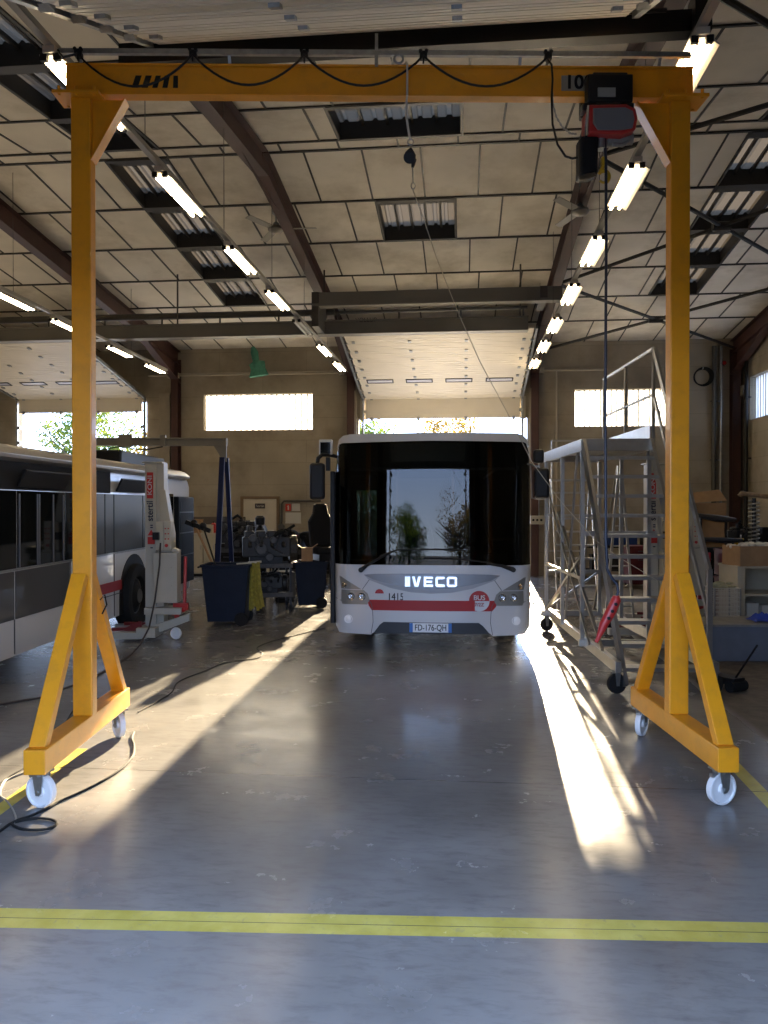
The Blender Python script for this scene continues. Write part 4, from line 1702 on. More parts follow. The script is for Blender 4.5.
def lift(label, loc, rz, sc=1.0):
    t = thing('wheel_lift_column', label, 'vehicle lift', loc, rz, None)
    mb = MB()
    # channel post
    mb.box((0, 0.0, 1.3), (0.15, 0.012, 2.26))
    mb.box((-0.07, 0.1, 1.3), (0.012, 0.2, 2.26))
    mb.box((0.07, 0.1, 1.3), (0.012, 0.2, 2.26))
    mb.box((0.12, 0.13, 1.3), (0.11, 0.2, 2.26))
    mb.box((0.03, 0.1, 2.435), (0.28, 0.26, 0.02))
    mb.build('post', LIFTG, t, bevel=0.004)
    mb = MB()
    mb.prism([(0.12, 2.06), (0.2, 2.06), (0.3, 1.45), (0.3, 0.55), (0.12, 0.55)], (0, 0.09, 0), (1, 0, 0), (0, 0, 1), (0, 0.18, 0))
    mb.build('carriage_cover', CREAM, t, bevel=0.008)
    mb = MB()
    mb.box((0.17, -0.1, 1.43), (0.1, 0.14, 0.38))
    mb.box((0.275, -0.1, 1.43), (0.1, 0.16, 0.4))
    cb_ = mb.build('control_box', CREAM, t, bevel=0.006)
    mb = MB()
    for dz in (0.1, 0.03, -0.04):
        for dx in (-0.02, 0.02):
            mb.cyl((0.275 + dx, -0.18, 1.43 + dz), (0.275 + dx, -0.195, 1.43 + dz), 0.01, n=8)
    mb.cyl((0.27, -0.18, 1.3), (0.27, -0.2, 1.3), 0.022, n=12)
    mb.build('button', REDP, cb_)
    mb = MB()
    mb.box((0.13, -0.19, 1.43), (0.08, 0.08, 0.1))
    mb.build('power_plug', BLACK, cb_)
    mb = MB()
    mb.box((0.25, -0.08, 0.86), (0.32, 0.2, 0.68))
    for x in (0.14, 0.33):
        for z in (0.75, 1.0):
            mb.cyl((x, -0.18, z), (x, -0.19, z), 0.012, n=8)
    mb.prism([(0.16, 1.2), (0.41, 1.2), (0.41, 1.23), (0.2, 1.31)], (0, -0.02, 0), (1, 0, 0), (0, 0, 1), (0, 0.12, 0))
    mb.build('hydraulic_cabinet', LIFTG, t, bevel=0.006)
    mb = MB()
    mb.box((0.2, 0.0, 0.4), (0.5, 0.3, 0.09))
    mb.box((0.0, -0.05, 0.12), (0.26, 0.4, 0.13))
    mb.prism([(0.0, 0.05), (0.0, 0.18), (0.55, 0.36), (0.55, 0.26)], (0, -0.02, 0), (1, 0, 0), (0, 0, 1), (0, 0.1, 0))
    mb.box((-0.36, -0.18, 0.08), (0.62, 0.12, 0.09))
    mb.box((-0.36, 0.55, 0.08), (0.62, 0.12, 0.09))
    mb.box((-0.06, 0.2, 0.08), (0.12, 0.85, 0.09))
    mb.build('base_frame', LIFTG, t, bevel=0.005)
    mb = MB()
    mb.prism([(-0.09, 0.16), (-0.09, 0.26), (-0.14, 0.26), (-0.3, 0.18), (-0.4, 0.16)], (0, -0.12, 0), (1, 0, 0), (0, 0, 1), (0, 0.04, 0))
    mb.bar((-0.1, -0.1, 0.15), (-0.5, -0.1, 0.15), 0.06, 0.04)
    mb.bar((-0.1, 0.42, 0.15), (-0.5, 0.42, 0.15), 0.06, 0.04)
    mb.build('wheel_fork', mat('dark_red_fork', (0.14, 0.008, 0.008), 0.45), t)
    mb = MB()
    mb.lathe([(0, -0.025), (0.03, -0.03), (0.035, -0.015), (0.065, -0.015), (0.075, -0.025), (0.085, 0), (0.075, 0.025), (0.065, 0.015), (0.035, 0.015), (0.03, 0.03), (0, 0.025)], (0.36, -0.05, 0.085), (0.35, 1, 0), 24)
    mb.build('caster_wheel', NYLON, t, smooth=True)
    mb = MB()
    mb.cyl((0.47, -0.02, 0.45), (0.485, -0.02, 1.14), 0.022)
    mb.box((0.42, -0.02, 0.45), (0.2, 0.08, 0.1))
    mb.cyl((0.3, -0.03, 0.36), (0.48, -0.06, 0.42), 0.035)
    mb.box((0.37, -0.03, 0.3), (0.06, 0.06, 0.2))
    mb.build('jack_handle', REDP, t, bevel=0.003)
    fy_ = -0.009
    mb = MB()
    mb.box((-0.005, fy_, 2.12), (0.088, 0.004, 0.36))
    lb_ = mb.build('red_label', SR, t)
    rot = Matrix(((0, -1, 0), (0, 0, -1), (1, 0, 0)))     # x->z up, y-> -x, normal -> -y
    text('maker_word', 'KONI', 0.085, (-0.005, fy_ - 0.004, 2.12), rot, WHITEP, lb_, 0.001, bold=0.003, sx=1.3)
    text('maker_word', 'stertil', 0.125, (-0.003, fy_ - 0.002, 1.765), rot, SN, t, 0.001, bold=0.005, sx=0.95)
    mb = MB()
    mb.box((0.01, fy_, 1.36), (0.1, 0.003, 0.1))
    mb.prism([(-0.05, 0), (0.05, 0), (0, 0.08)], (0.01, fy_, 1.43), (1, 0, 0), (0, 0, 1), (0, 0.003, 0))
    mb.build('warning_label', SR, t)
    mb = MB()
    for z in (1.26, 1.54, 1.57):
        mb.box((0.015, fy_, z), (0.035, 0.003, 0.016))
    mb.build('small_print_label', SN, t)
    return t


lf = lift('pale grey wheel lift column standing beside the parked bus wheel', C(-3.22, 10.9), YAW)
l2 = dup(lf, C((653 - 384) / F * 11.2, 11.2), YAW - R(2), 'pale grey wheel lift column standing behind the aluminium stairs, left one')
l3 = dup(lf, C((675 - 384) / F * 11.9, 11.9), YAW - R(12), 'pale lift column behind the aluminium stairs, half hidden by the right crane leg')
# hanging power cable of the left lift
mb = MB()
cp = [(160.5, 543, 10.72), (159.5, 565, 10.65), (155, 600, 10.5), (149, 628, 10.3), (140, 645, 10.0)]
pts = [atD(*c) for c in cp]
for px, py in ((131, 655), (120, 663), (110, 668), (88, 680), (60, 690), (45, 697), (20, 701), (0, 704.5), (-30, 709)):
    p = atZ(px, py, 0.012)
    pts.append(p)
t = thing('power_cable', 'dark cable running from the left lift column down across the floor', 'cable', (pts[5].x, pts[5].y, 0))
mb.tube(pts, 0.011, 6)
mb.build('cable_run', mat('brown_black_cable', (0.03, 0.018, 0.014), 0.6), t, ws=True, smooth=True)

# ------------------------------------------------------------------ mobile aluminium stairs
PR = YAW - R(1.5)
pD = 7.7
po = C(2.72, pD)
st = thing('mobile_stairs', 'wheeled aluminium access stairs with deck and guard rail beside the bus', 'access stairs', po, PR)
PM = chain_matrix(st)
xl_, xr_ = -0.47, 0.29
fl_, fr_ = -0.36, 0.42
yd0, yd1 = 1.35, 3.75
ZD = 2.6


def sb(p0, p1, w=0.045, h=0.045):
    m_ = MB()
    m_.bar(p0, p1, w, h)
    return m_


# deck
mb = MB()
mb.box(((xl_ + xr_) / 2, (yd0 + yd1) / 2, ZD - 0.02), (xr_ - xl_, yd1 - yd0, 0.04))
for x in (xl_, xr_):
    mb.box((x, (yd0 + yd1) / 2, ZD - 0.06), (0.05, yd1 - yd0 + 0.05, 0.14))
for y in (yd0, yd1):
    mb.box(((xl_ + xr_) / 2, y, ZD - 0.06), (xr_ - xl_ + 0.05, 0.05, 0.14))
mb.build('deck', ALU, st, bevel=0.004)
mb = MB()
mb.box((xr_ + 0.0, (yd0 + yd1) / 2, ZD + 0.09), (0.012, yd1 - yd0, 0.15))
mb.build('toe_board', ALU, st)
# legs
for x in (xl_, xr_):
    for y in (yd0 + 0.05, (yd0 + yd1) / 2, yd1 - 0.05):
        mb = sb((x, y, 0.3), (x, y, ZD - 0.12))
        mb.build('leg', ALU, st)
# A-frame struts at the far end and side braces
mb = MB()
mb.bar((xl_, yd1 - 0.1, ZD - 0.5), (xl_ - 0.02, yd0 - 0.4, 0.32), 0.022, 0.022)
mb.bar((xl_, yd0 + 0.1, 1.25), (xl_, yd1 - 0.1, 0.35), 0.035, 0.035)
mb.bar((xl_, yd0 - 0.9, 0.35), (xl_, yd1 - 0.9, 1.75), 0.03, 0.03)
mb.bar((xl_, yd1 - 0.08, 0.9), (xr_, yd1 - 0.08, 0.9), 0.035, 0.035)
mb.bar((xl_, yd1 - 0.08, 1.7), (xr_, yd1 - 0.08, 1.7), 0.035, 0.035)
mb.bar((xl_, yd1 - 0.08, 0.35), (xr_, yd1 - 0.08, 0.9), 0.03, 0.03)
mb.bar((xl_, yd0 + 0.08, 1.52), (xr_ + 0.1, yd0 + 0.08, 1.52), 0.05, 0.06)
mb.bar((xl_, yd0 + 0.08, 1.0), (xl_, yd1 - 0.08, 1.0), 0.035, 0.035)
mb.bar((xl_ + 0.02, yd0 + 0.4, 2.5), (xl_ - 0.02, yd0 + 0.9, 0.4), 0.025, 0.025)
mb.build('brace', ALU, st)
# base frame
mb = MB()
mb.bar((fl_ - 0.08, -0.05, 0.27), (fl_ - 0.02, yd1 + 0.2, 0.27), 0.06, 0.11)
mb.bar((fr_ + 0.08, -0.05, 0.27), (fr_ + 0.02, yd1 + 0.2, 0.27), 0.06, 0.11)
mb.bar((xl_ - 0.05, yd1 + 0.1, 0.27), (xr_ + 0.05, yd1 + 0.1, 0.27), 0.06, 0.08)
mb.bar((xl_ - 0.05, yd0, 0.27), (xr_ + 0.05, yd0, 0.27), 0.06, 0.08)
mb.build('base_frame', ALU, st, bevel=0.004)
for x in (fl_ - 0.08, fr_ + 0.08):
    for y in (0.02, yd1 + 0.1):
        cst = thing('caster', '', 'x', (x, y, 0.0), R(15))
        del cst['label'], cst['category']
        cst.parent = st
        mb = MB()
        mb.box((0, 0, 0.222), (0.09, 0.1, 0.012))
        for s2 in (-1, 1):
            mb.prism([(-0.03, 0.22), (0.03, 0.22), (0.015, 0.08), (-0.015, 0.08)], (0.0, s2 * 0.03, 0), (1, 0, 0), (0, 0, 1), (0, 0.006, 0))
        mb.build('fork', STEEL, cst)
        mb = MB()
        mb.lathe([(0, -0.02), (0.04, -0.024), (0.06, -0.02), (0.095, -0.022), (0.1, 0), (0.095, 0.022), (0.06, 0.02), (0.04, 0.024), (0, 0.02)], (0, 0, 0.1), (0, 1, 0), 24)
        mb.build('wheel', RUBBER, cst, smooth=True)
# stringers and treads
for x, xf in ((xl_, fl_), (xr_, fr_)):
    mb = sb((x, yd0, ZD - 0.02), (xf, 0.0, 0.08), 0.035, 0.11)
    mb.build('stringer', ALU, st)
NT = 12
for i in range(1, NT):
    t_ = i / NT
    z = ZD - (ZD - 0.02) * t_
    y = yd0 - (yd0 - 0.0) * t_
    mb = MB()
    xm = (xl_ + xr_) / 2 * (1 - t_) + (fl_ + fr_) / 2 * t_
    mb.box((xm, y + 0.03, z), (xr_ - xl_ - 0.03, 0.18, 0.026))
    mb.box((xm, y - 0.06, z - 0.006), (xr_ - xl_ - 0.03, 0.012, 0.038))
    mb.build('tread', ALU, st)
# guard rail on the right side, handrail down the stairs
xg = xr_ + 0.05
GZ = ZD + 1.05
mb = MB()
mb.cyl((xg, yd0 + 0.05, GZ), (xg, yd1 - 0.1, GZ), 0.024, n=10)
mb.cyl((xg, yd0 + 0.05, ZD + 0.52), (xg, yd1 - 0.1, ZD + 0.52), 0.018, n=10)
for y in (yd0 + 0.05, (yd0 + yd1) / 2, yd1 - 0.1):
    mb.cyl((xg, y, ZD - 0.1), (xg, y, GZ), 0.022, n=10)
mb.build('guard_rail', ALU, st)
mb = MB()
xh = fr_ + 0.05
mb.bar((xg, yd0 + 0.05, GZ), (xh, 0.05, 1.2), 0.03, 0.06)
mb.bar((xg, yd0 + 0.05, ZD + 0.52), (xh, 0.05, 0.72), 0.025, 0.04)
mb.bar((xh, 0.05, 0.22), (xh, 0.05, 1.22), 0.05, 0.035)
mb.build('handrail', ALU, st)

# smaller step ladder standing behind, towards the back wall
t = thing('step_ladder', 'small wheeled aluminium step ladder standing behind the large stairs', 'step ladder', C(3.3, 13.4), YAW - R(4))
mb = MB()
W_ = 0.34
for x in (-W_, W_):
    mb.bar((x, 0.0, 0.05), (x, 0.75, 2.3), 0.03, 0.07)
mb.build('stringer', ALU, t)
for i in range(1, 10):
    mb = MB()
    mb.box((0, 0.75 * i / 10, 2.3 * i / 10), (2 * W_, 0.14, 0.03))
    mb.build('tread', ALU, t)
mb = MB()
for x in (-W_, W_):
    mb.bar((x, 0.8, 2.3), (x, 1.5, 0.05), 0.035, 0.035)
    mb.bar((x, 0.75, 2.3), (x, 0.75, 3.0), 0.03, 0.03)
mb.bar((-W_, 1.2, 1.0), (W_, 1.2, 1.0), 0.03, 0.03)
mb.bar((-W_, 0.75, 3.0), (W_, 0.75, 3.0), 0.03, 0.03)
mb.build('support_frame', ALU, t)
mb = MB()
mb.box((0, 0.9, 2.3), (2 * W_ + 0.05, 0.35, 0.03))
mb.build('top_step', ALU, t)

# slim A-frame trestle ladder
t = thing('trestle_ladder', 'narrow A-frame aluminium ladder seen through the stair treads', 'ladder', atD(620, 505, 12.05) - Vector((0, 0, CH)), YAW)
mb = MB()
for s_ in (-1, 1):
    mb.bar((s_ * 0.02, 0, 2.45), (s_ * 0.22, 0.0, 0.02), 0.035, 0.03)
    mb.bar((s_ * 0.02, 0.05, 2.45), (s_ * 0.22, 0.75, 0.02), 0.035, 0.03)
for i in range(1, 8):
    z = 2.45 * i / 8
    k = 0.02 + 0.2 * (1 - z / 2.45)
    mb.bar((-k, 0, z), (k, 0, z), 0.03, 0.02)
mb.build('ladder_rail', ALU, t)
# ------------------------------------------------------------------ fluorescent lighting
TUBE = mat('fluorescent_tube', (1.0, 0.80, 0.50), 0.4, emit=32.0)
TUBEO = mat('unlit_tube', (0.5, 0.48, 0.42), 0.4)
LZ = 5.1


def make_light(lit=True):
    t = thing('fluorescent_light', 'x', 'light fixture', (0, 0, LZ), 0, 'fluorescent battens on the hanging rails')
    mb = MB()
    mb.box((0, 0, 0.035), (0.09, 1.16, 0.05))
    mb.box((0, 0, 0.01), (0.17, 1.1, 0.012))
    mb.prism([(-0.03, 0.06), (0.03, 0.06), (0.05, 0.0), (0.12, -0.05), (0.13, -0.05), (0.06, 0.02)], (0, 0, 0), (1, 0, 0), (0, 0, 1), (0, 1.08, 0))
    mb.build('housing', mat('white_batten_housing', (0.4, 0.37, 0.32), 0.5), t)
    for sx in (-1, 1):
        mb = MB()
        mb.cyl((sx * 0.045, -0.52, -0.025), (sx * 0.045, 0.52, -0.025), 0.018, n=6)
        tb = mb.build('tube', TUBE if lit else TUBEO, t)
        for sy_ in (-1, 1):
            mb = MB()
            mb.box((sx * 0.05, sy_ * 0.545, -0.012), (0.05, 0.035, 0.05))
            mb.build('tube_holder', BLACK, tb)
    return t


def line_pts(pys, X, hz=3.6):
    return [(X, hz * F / (505 - py)) for py in pys]


L_left = [95, 195, 260, 300, 327, 350, 366]
L_right = [80, 187, 251, 294, 325, 346, 363]
L_far = [300, 326, 351, 368]
fix = None
Fix0 = None
words = ['nearest', 'second', 'third', 'fourth', 'fifth', 'sixth', 'seventh', 'last']
rails = []


def xline(px, py, D):
    p = atD(px, py, D)
    return p.x, p.y


for nm, pys, a, b in (('left', L_left, (180, 195), (340, 367)), ('right', L_right, (625, 187), (534, 363)), ('far left', L_far, (20, 303), (155, 368))):
    A = atZ(a[0], a[1], LZ)
    B = atZ(b[0], b[1], LZ)
    d = (B - A).normalized()
    rz = math.atan2(-d.x, d.y)
    for i, py in enumerate(pys):
        # locate point on the line whose image row is py
        lo, hi = -20.0, 30.0
        for _ in range(50):
            md = (lo + hi) / 2
            P = A + d * md
            v = CR.transposed() @ (P - CO)
            row = 512 - F * v.y / (-v.z) if v.z < -0.5 else -9999
            if row < py:
                lo = md
            else:
                hi = md
        P = A + d * lo
        unlit = (nm == 'left' and py == 327)
        if unlit:
            f = make_light(False)
            f.location = P
            f.rotation_euler = (0, 0, rz)
        elif Fix0 is None:
            Fix0 = f = make_light(True)
            f.location = P
            f.rotation_euler = (0, 0, rz)
        else:
            f = dup(Fix0, P, rz)
        w_ = words[i] if i < len(pys) - 1 else 'last'
        f['label'] = '%s fluorescent batten, %s along the %s rail' % ('unlit' if unlit else 'glowing', w_, nm)
    rails.append((nm, A - d * 11.5 if nm != 'far left' else A - d * 6, B + d * 0.8, d, rz))
for nm, A, B, d, rz in rails:
    B = A + d * min((B - A).length, (YB - 0.2 - A.y) / d.y)
    t = thing('light_rail', 'grey hanging lighting rail, the %s one under the roof' % nm, 'lighting rail', A, 0)
    mb = MB()
    mb.bar(A + Vector((0, 0, 0.09)), B + Vector((0, 0, 0.09)), 0.06, 0.05)
    mb.build('rail_channel', mat('rail_grey', (0.3, 0.28, 0.24), 0.45, 0.3), t, ws=True)
    mb = MB()
    L_ = (B - A).length
    k = 1
    P = A + d * 0.5
    while k < L_:
        P = A + d * k
        if P.y > YF:
            mb.cyl(P + Vector((0, 0, 0.1)), (P.x, P.y, zc(P.y)), 0.004, n=5)
        k += 2.4
    mb.build('hanger_wire', DGREY, t, ws=True)

# ------------------------------------------------------------------ bridge crane under the roof
Yc = 16.0


def cz(py):
    return atY(420, py, Yc).z


x0_, x1_ = XL + 0.15, atY(528, 327, Yc).x
t = thing('bridge_crane', 'grey overhead bridge crane girder crossing the hall in front of the doors', 'overhead crane', ((x0_ + x1_) / 2, Yc, cz(333)))
mb = MB()
za, zb = cz(333), cz(320)
mb.box(((x0_ + x1_) / 2, Yc, (za + zb) / 2), (x1_ - x0_, 0.16, zb - za))
mb.box(((x0_ + x1_) / 2, Yc, za), (x1_ - x0_, 0.26, 0.02))
mb.box(((x0_ + x1_) / 2, Yc, zb), (x1_ - x0_, 0.26, 0.02))
gd = mb.build('girder', GREYB, t, ws=True)
text('girder_lettering', 'VOLLUP', 0.12, atY(366, 318.6 + 0.5, Yc - 0.09) - Vector((0, 0, 0.02)), (PI / 2, 0, 0), BLACK, gd, 0.001, ws=True)
mb = MB()
xa_, xb_ = atY(313, 297, Yc - 0.7).x, atY(562, 297, Yc - 0.7).x
z1_, z2_ = atY(440, 303, Yc - 0.7).z, atY(440, 290, Yc - 0.7).z
mb.box(((xa_ + xb_) / 2, Yc - 0.7, (z1_ + z2_) / 2), (xb_ - xa_, 0.12, z2_ - z1_))
mb.box(((xa_ + xb_) / 2, Yc - 0.7, z1_), (xb_ - xa_, 0.22, 0.05))
mb.build('upper_girder', GREYB, t, ws=True)
mb = MB()
mb.box((xa_ + 0.06, Yc - 0.35, (z2_ + za) / 2), (0.14, 0.9, z2_ - za))
mb.build('end_carriage', DGREY, t, ws=True)
mb = MB()
mb.box((xb_ - 0.35, Yc - 0.35, (z2_ + z1_) / 2), (0.14, 0.9, z2_ - z1_))
mb.build('end_carriage', DGREY, t, ws=True)
mb = MB()
mb.cyl((x0_, Yc + 0.1, cz(309)), (xa_ + 0.3, Yc + 0.1, cz(309)), 0.07, n=12)
mb.cyl((xa_ + 0.3, Yc + 0.15, cz(309)), (x1_, Yc + 0.15, cz(308)), 0.035, n=8)
for i in range(12):
    x = x0_ + 0.5 + i * 1.25
    mb.cyl((x, Yc + 0.1, cz(309)), (x, Yc + 0.1, zb), 0.02, n=6)
mb.build('conductor_pipe', DGREY, t, ws=True)
mb = MB()
for x in (x0_ + 0.6, XY(178, Yc), xa_ + 0.1, x1_ - 0.15):
    mb.cyl((x, Yc, zb), (x, Yc, zc(Yc)), 0.018, n=6)
mb.build('hanger_rod', DGREY, t, ws=True)

# ------------------------------------------------------------------ ceiling fans
def fan(label, px, py, Dd, ang):
    P = atD(px, py, Dd)
    t = thing('ceiling_fan', label, 'ceiling fan', P, R(ang))
    top_ = zc(P.y) - P.z
    mb = MB()
    mb.cyl((0, 0, 0.05), (0, 0, top_), 0.014, n=8)
    mb.lathe([(0.02, 0.12), (0.05, 0.1), (0.06, 0.06)], (0, 0, 0), (0, 0, 1), 14)
    mb.lathe([(0.0, 0.0), (0.07, 0.0), (0.07, -0.08), (0.02, -0.12)], (0, 0, top_), (0, 0, 1), 14)
    mb.build('down_rod', STEEL, t, smooth=True)
    mb = MB()
    mb.lathe([(0, 0.06), (0.06, 0.06), (0.13, 0.03), (0.14, -0.02), (0.1, -0.06), (0, -0.075)], (0, 0, 0), (0, 0, 1), 18)
    mb.build('motor', mat('fan_grey', (0.22, 0.2, 0.17), 0.45, 0.3), t, smooth=True)
    for k in range(3):
        a = R(120 * k)
        rt = Matrix.Rotation(a, 3, 'Z') @ Matrix.Rotation(R(12), 3, 'X')
        mb = MB()
        mb.box(rt @ Vector((0.42, 0, 0)), (0.56, 0.12, 0.008), rt)
        mb.box(rt @ Vector((0.14, 0, 0.0)), (0.14, 0.04, 0.012), rt)
        mb.build('blade', mat('fan_blade', (0.3, 0.28, 0.24), 0.5), t)
    return t


fan('grey three-blade ceiling fan beside the left roof beam', 276, 229, 13.6, 2)
fan('grey three-blade ceiling fan under the right roof beam', 580, 211, 12.4, -8)

# ------------------------------------------------------------------ things on the back wall
Yw = YB - 0.02


def wt(px, py, y=Yw):
    return atY(px, py, y)


mb = MB()
a, b = wt(0, 378.5, Yw - 0.1), wt(362, 378, Yw - 0.1)
mb.cyl((LDX1 + 0.1, Yw - 0.1, a.z), (JX0 - 0.1, Yw - 0.1, a.z), 0.03, n=8)
mb.cyl((LDX1 + 0.7, Yw - 0.1, a.z + 0.05), (JX0 - 0.1, Yw - 0.1, a.z + 0.05), 0.012, n=6)
for px in (171, 178, 342, 352):
    p = wt(px, 379)
    mb.box((p.x, Yw - 0.09, a.z), (0.13, 0.14, 0.13))
t = mb.build('wall_conduit', mat('conduit_grey', (0.38, 0.33, 0.25), 0.5), None)
tag(t, 'long horizontal conduit with junction boxes on the back wall left of the door', 'conduit')
mb = MB()
zc_ = wt(545, 371).z
mb.cyl((JX1 + 0.1, Yw - 0.1, zc_), (XY(606, YB), Yw - 0.1, zc_), 0.03, n=8)
mb.box((wt(541, 371).x, Yw - 0.09, zc_), (0.14, 0.14, 0.14))
mb.cyl((XY(556, YB), Yw - 0.08, zc_), (XY(556, YB), Yw - 0.08, 0.0), 0.022, n=8)
t = mb.build('wall_conduit', mat('conduit_grey', (0.38, 0.33, 0.25), 0.5), None)
tag(t, 'conduit with downpipe on the back wall right of the door', 'conduit')
# dark trunking strip + door notice + papers
mb = MB()
p0, p1 = wt(255, 503.5, YB - 0.07), wt(265, 508.5, YB - 0.07)
mb.box(((p0.x + p1.x) / 2, YB - 0.065, (p0.z + p1.z) / 2), (p1.x - p0.x, 0.01, p0.z - p1.z))
t = thing('door_sign', 'small dark sign with pale lettering on the white exit door', 'sign', ((p0.x + p1.x) / 2, YB - 0.065, (p0.z + p1.z) / 2))
mb.build('sign_board', mat('dark_sign', (0.03, 0.02, 0.02), 0.5), t, ws=True)
text('sign_lettering', 'Sortie', 0.09, ((p0.x + p1.x) / 2, YB - 0.072, (p0.z + p1.z) / 2), (PI / 2, 0, 0), PAPER, t, 0.001, ws=True)
p0, p1 = wt(285.5, 504), wt(291, 511)
mb = MB()
mb.box(((p0.x + p1.x) / 2, Yw - 0.005, (p0.z + p1.z) / 2), (p1.x - p0.x, 0.01, p0.z - p1.z))
t = thing('extinguisher_sign', 'small red and white fire sign on the wall right of the exit door', 'sign', ((p0.x + p1.x) / 2, Yw, (p0.z + p1.z) / 2))
mb.build('sign_board', mat('red_sign', (0.5, 0.04, 0.02), 0.5), t, ws=True)
mb = MB()
cx2, cz2 = (p0.x + p1.x) / 2 + 0.005, (p0.z + p1.z) / 2
mb.box((cx2, Yw - 0.012, cz2 - 0.015), (0.035, 0.005, 0.1))
mb.box((cx2, Yw - 0.012, cz2 + 0.05), (0.018, 0.005, 0.025))
mb.bar((cx2, Yw - 0.012, cz2 + 0.06), (cx2 - 0.035, Yw - 0.012, cz2 + 0.02), 0.005, 0.01)
mb.build('extinguisher_symbol', PAPER, t, ws=True)
for k, (a_, b_, lab) in enumerate((((292, 503.5), (300, 511), 'small plain notice beside the red fire sign'), ((285.5, 512.5), (301, 523.5), 'large white notice sheet pinned below the red fire sign'), ((318, 518), (324, 531), 'yellowed notice on the wall just left of the bus mirror post'))):
    p0, p1 = wt(*a_), wt(*b_)
    mb = MB()
    mb.box(((p0.x + p1.x) / 2, Yw - 0.004, (p0.z + p1.z) / 2), (p1.x - p0.x, 0.004, p0.z - p1.z))
    mb.box(((p0.x + p1.x) / 2, Yw - 0.008, p1.z + 0.01), (p1.x - p0.x + 0.02, 0.004, 0.015))
    o = mb.build('notice_sheet', PAPER, None)
    tag(o, lab, 'notice')
# pipe loop beside exit door
mb = MB()
pp = [wt(321, 500.5, YB - .08), wt(284, 501, YB - .08), wt(281.5, 504, YB - .08), wt(281.5, 527, YB - .08)]
mb.tube(pp, 0.03, 8)
mb.cyl(pp[-1] + Vector((0, -0.06, 0)), pp[-1] + Vector((0, 0.02, 0)), 0.09)
tag(mb.build('wall_pipe', DGREY, None, smooth=True), 'dark pipe bending down the wall right of the exit door', 'pipe')
# green cloth/hose end hanging under the roof
mb = MB()
sec_ = [(253, 347, 0.05), (254.5, 352, 0.1), (256, 361, 0.1), (257, 363, 0.22), (258, 369, 0.2), (259, 376, 0.27)]
pts = [wt(x, y, YB - 0.35) for x, y, _ in sec_]
mb.tube(pts, [r_ for _, _, r_ in sec_], 10)
for v in mb.bm.verts:
    v.co.y = YB - 0.35 + (v.co.y - YB + 0.35) * 0.4
    v.co.x += 0.012 * math.sin(v.co.z * 37)
tag(mb.build('green_net', TEAL, None, smooth=True), 'faded green net hanging high on the back wall', 'net')
# stacked grey wall stain panel (dark board behind cabinets)
mb = MB()
p0, p1 = wt(193, 517.5), wt(246, 535)
mb.box(((p0.x + p1.x) / 2, Yw - 0.02, (p0.z + p1.z) / 2), (p1.x - p0.x, 0.03, p0.z - p1.z))
mb.box(((p0.x + p1.x) / 2, Yw - 0.04, p0.z), (p1.x - p0.x, 0.03, 0.04))
tag(mb.build('tool_board', mat('grey_board', (0.1, 0.08, 0.065), 0.7), None), 'dark grey tool board on the back wall left of the exit door', 'board')
# coiled hose on wall, right
t = thing('coiled_hose', 'black coiled hose hanging on the back wall right of the crane leg', 'hose', wt(702, 377, YB - 0.08))
mb = MB()
for k in range(4):
    mb.torus((0.01 * k, -0.02 * k, 0), 0.2 + 0.01 * k, 0.018, (0.1 * k, 1, 0.1), 24, 6)
mb.build('hose_loop', RUBBER, t, smooth=True)
mb = MB()
mb.cyl((0, 0.06, 0.2), (0, -0.1, 0.2), 0.015)
mb.cyl((0, -0.1, 0.2), (0, -0.1, 0.24), 0.015)
mb.build('wall_hook', STEEL, t)
# red alarm lamp and box on right
t = thing('alarm_lamp', 'tiny red lamp on the back wall near the right corner', 'lamp', wt(724, 363, YB - 0.05))
mb = MB()
mb.sphere((0, -0.03, 0), 0.05)
mb.build('lamp_dome', mat('red_dome', (0.5, 0.02, 0.02), 0.3), t, smooth=True)
mb = MB()
mb.cyl((0, 0.04, 0), (0, -0.02, 0), 0.06)
mb.build('lamp_base', BLACK, t)
for k, (px, w_, col, lab) in enumerate(((713, 0.1, DGREY, 'dark vertical pipe on the back wall, left of the corner column'), (720, 0.05, STEEL, 'thin steel pipe on the back wall beside the corner column'))):
    mb = MB()
    x = wt(px, 400).x
    mb.cyl((x, YB - 0.1, 0), (x, YB - 0.1, 5.9), w_ / 2 + 0.01, n=10)
    for z in (1.5, 3.0, 4.5):
        mb.box((x, YB - 0.06, z), (w_ + 0.06, 0.08, 0.03))
    tag(mb.build('down_pipe', col, None, smooth=False), lab, 'pipe')
pz = 0
for yy, lab in ((20.3, 'dark pipe down the right wall beside the strip window'), (17.2, 'dark pipe down the right wall nearer the camera')):
    mb = MB()
    mb.cyl((XR - 0.1, yy, 0), (XR - 0.1, yy, 6.0), 0.05, n=10)
    for z in (1.5, 3.0, 4.5):
        mb.box((XR - 0.05, yy, z), (0.09, 0.16, 0.03))
    tag(mb.build('down_pipe', BLACKM, None), lab, 'pipe')
mb = MB()
p = atD(739, 395, 20.6)
mb.box((XR - 0.05, 20.65, p.z), (0.1, 0.22, 0.26))
tag(mb.build('switch_box', mat('grey_switch', (0.25, 0.22, 0.17), 0.5), None, bevel=0.01), 'grey switch box on the right wall near the corner', 'switch box')

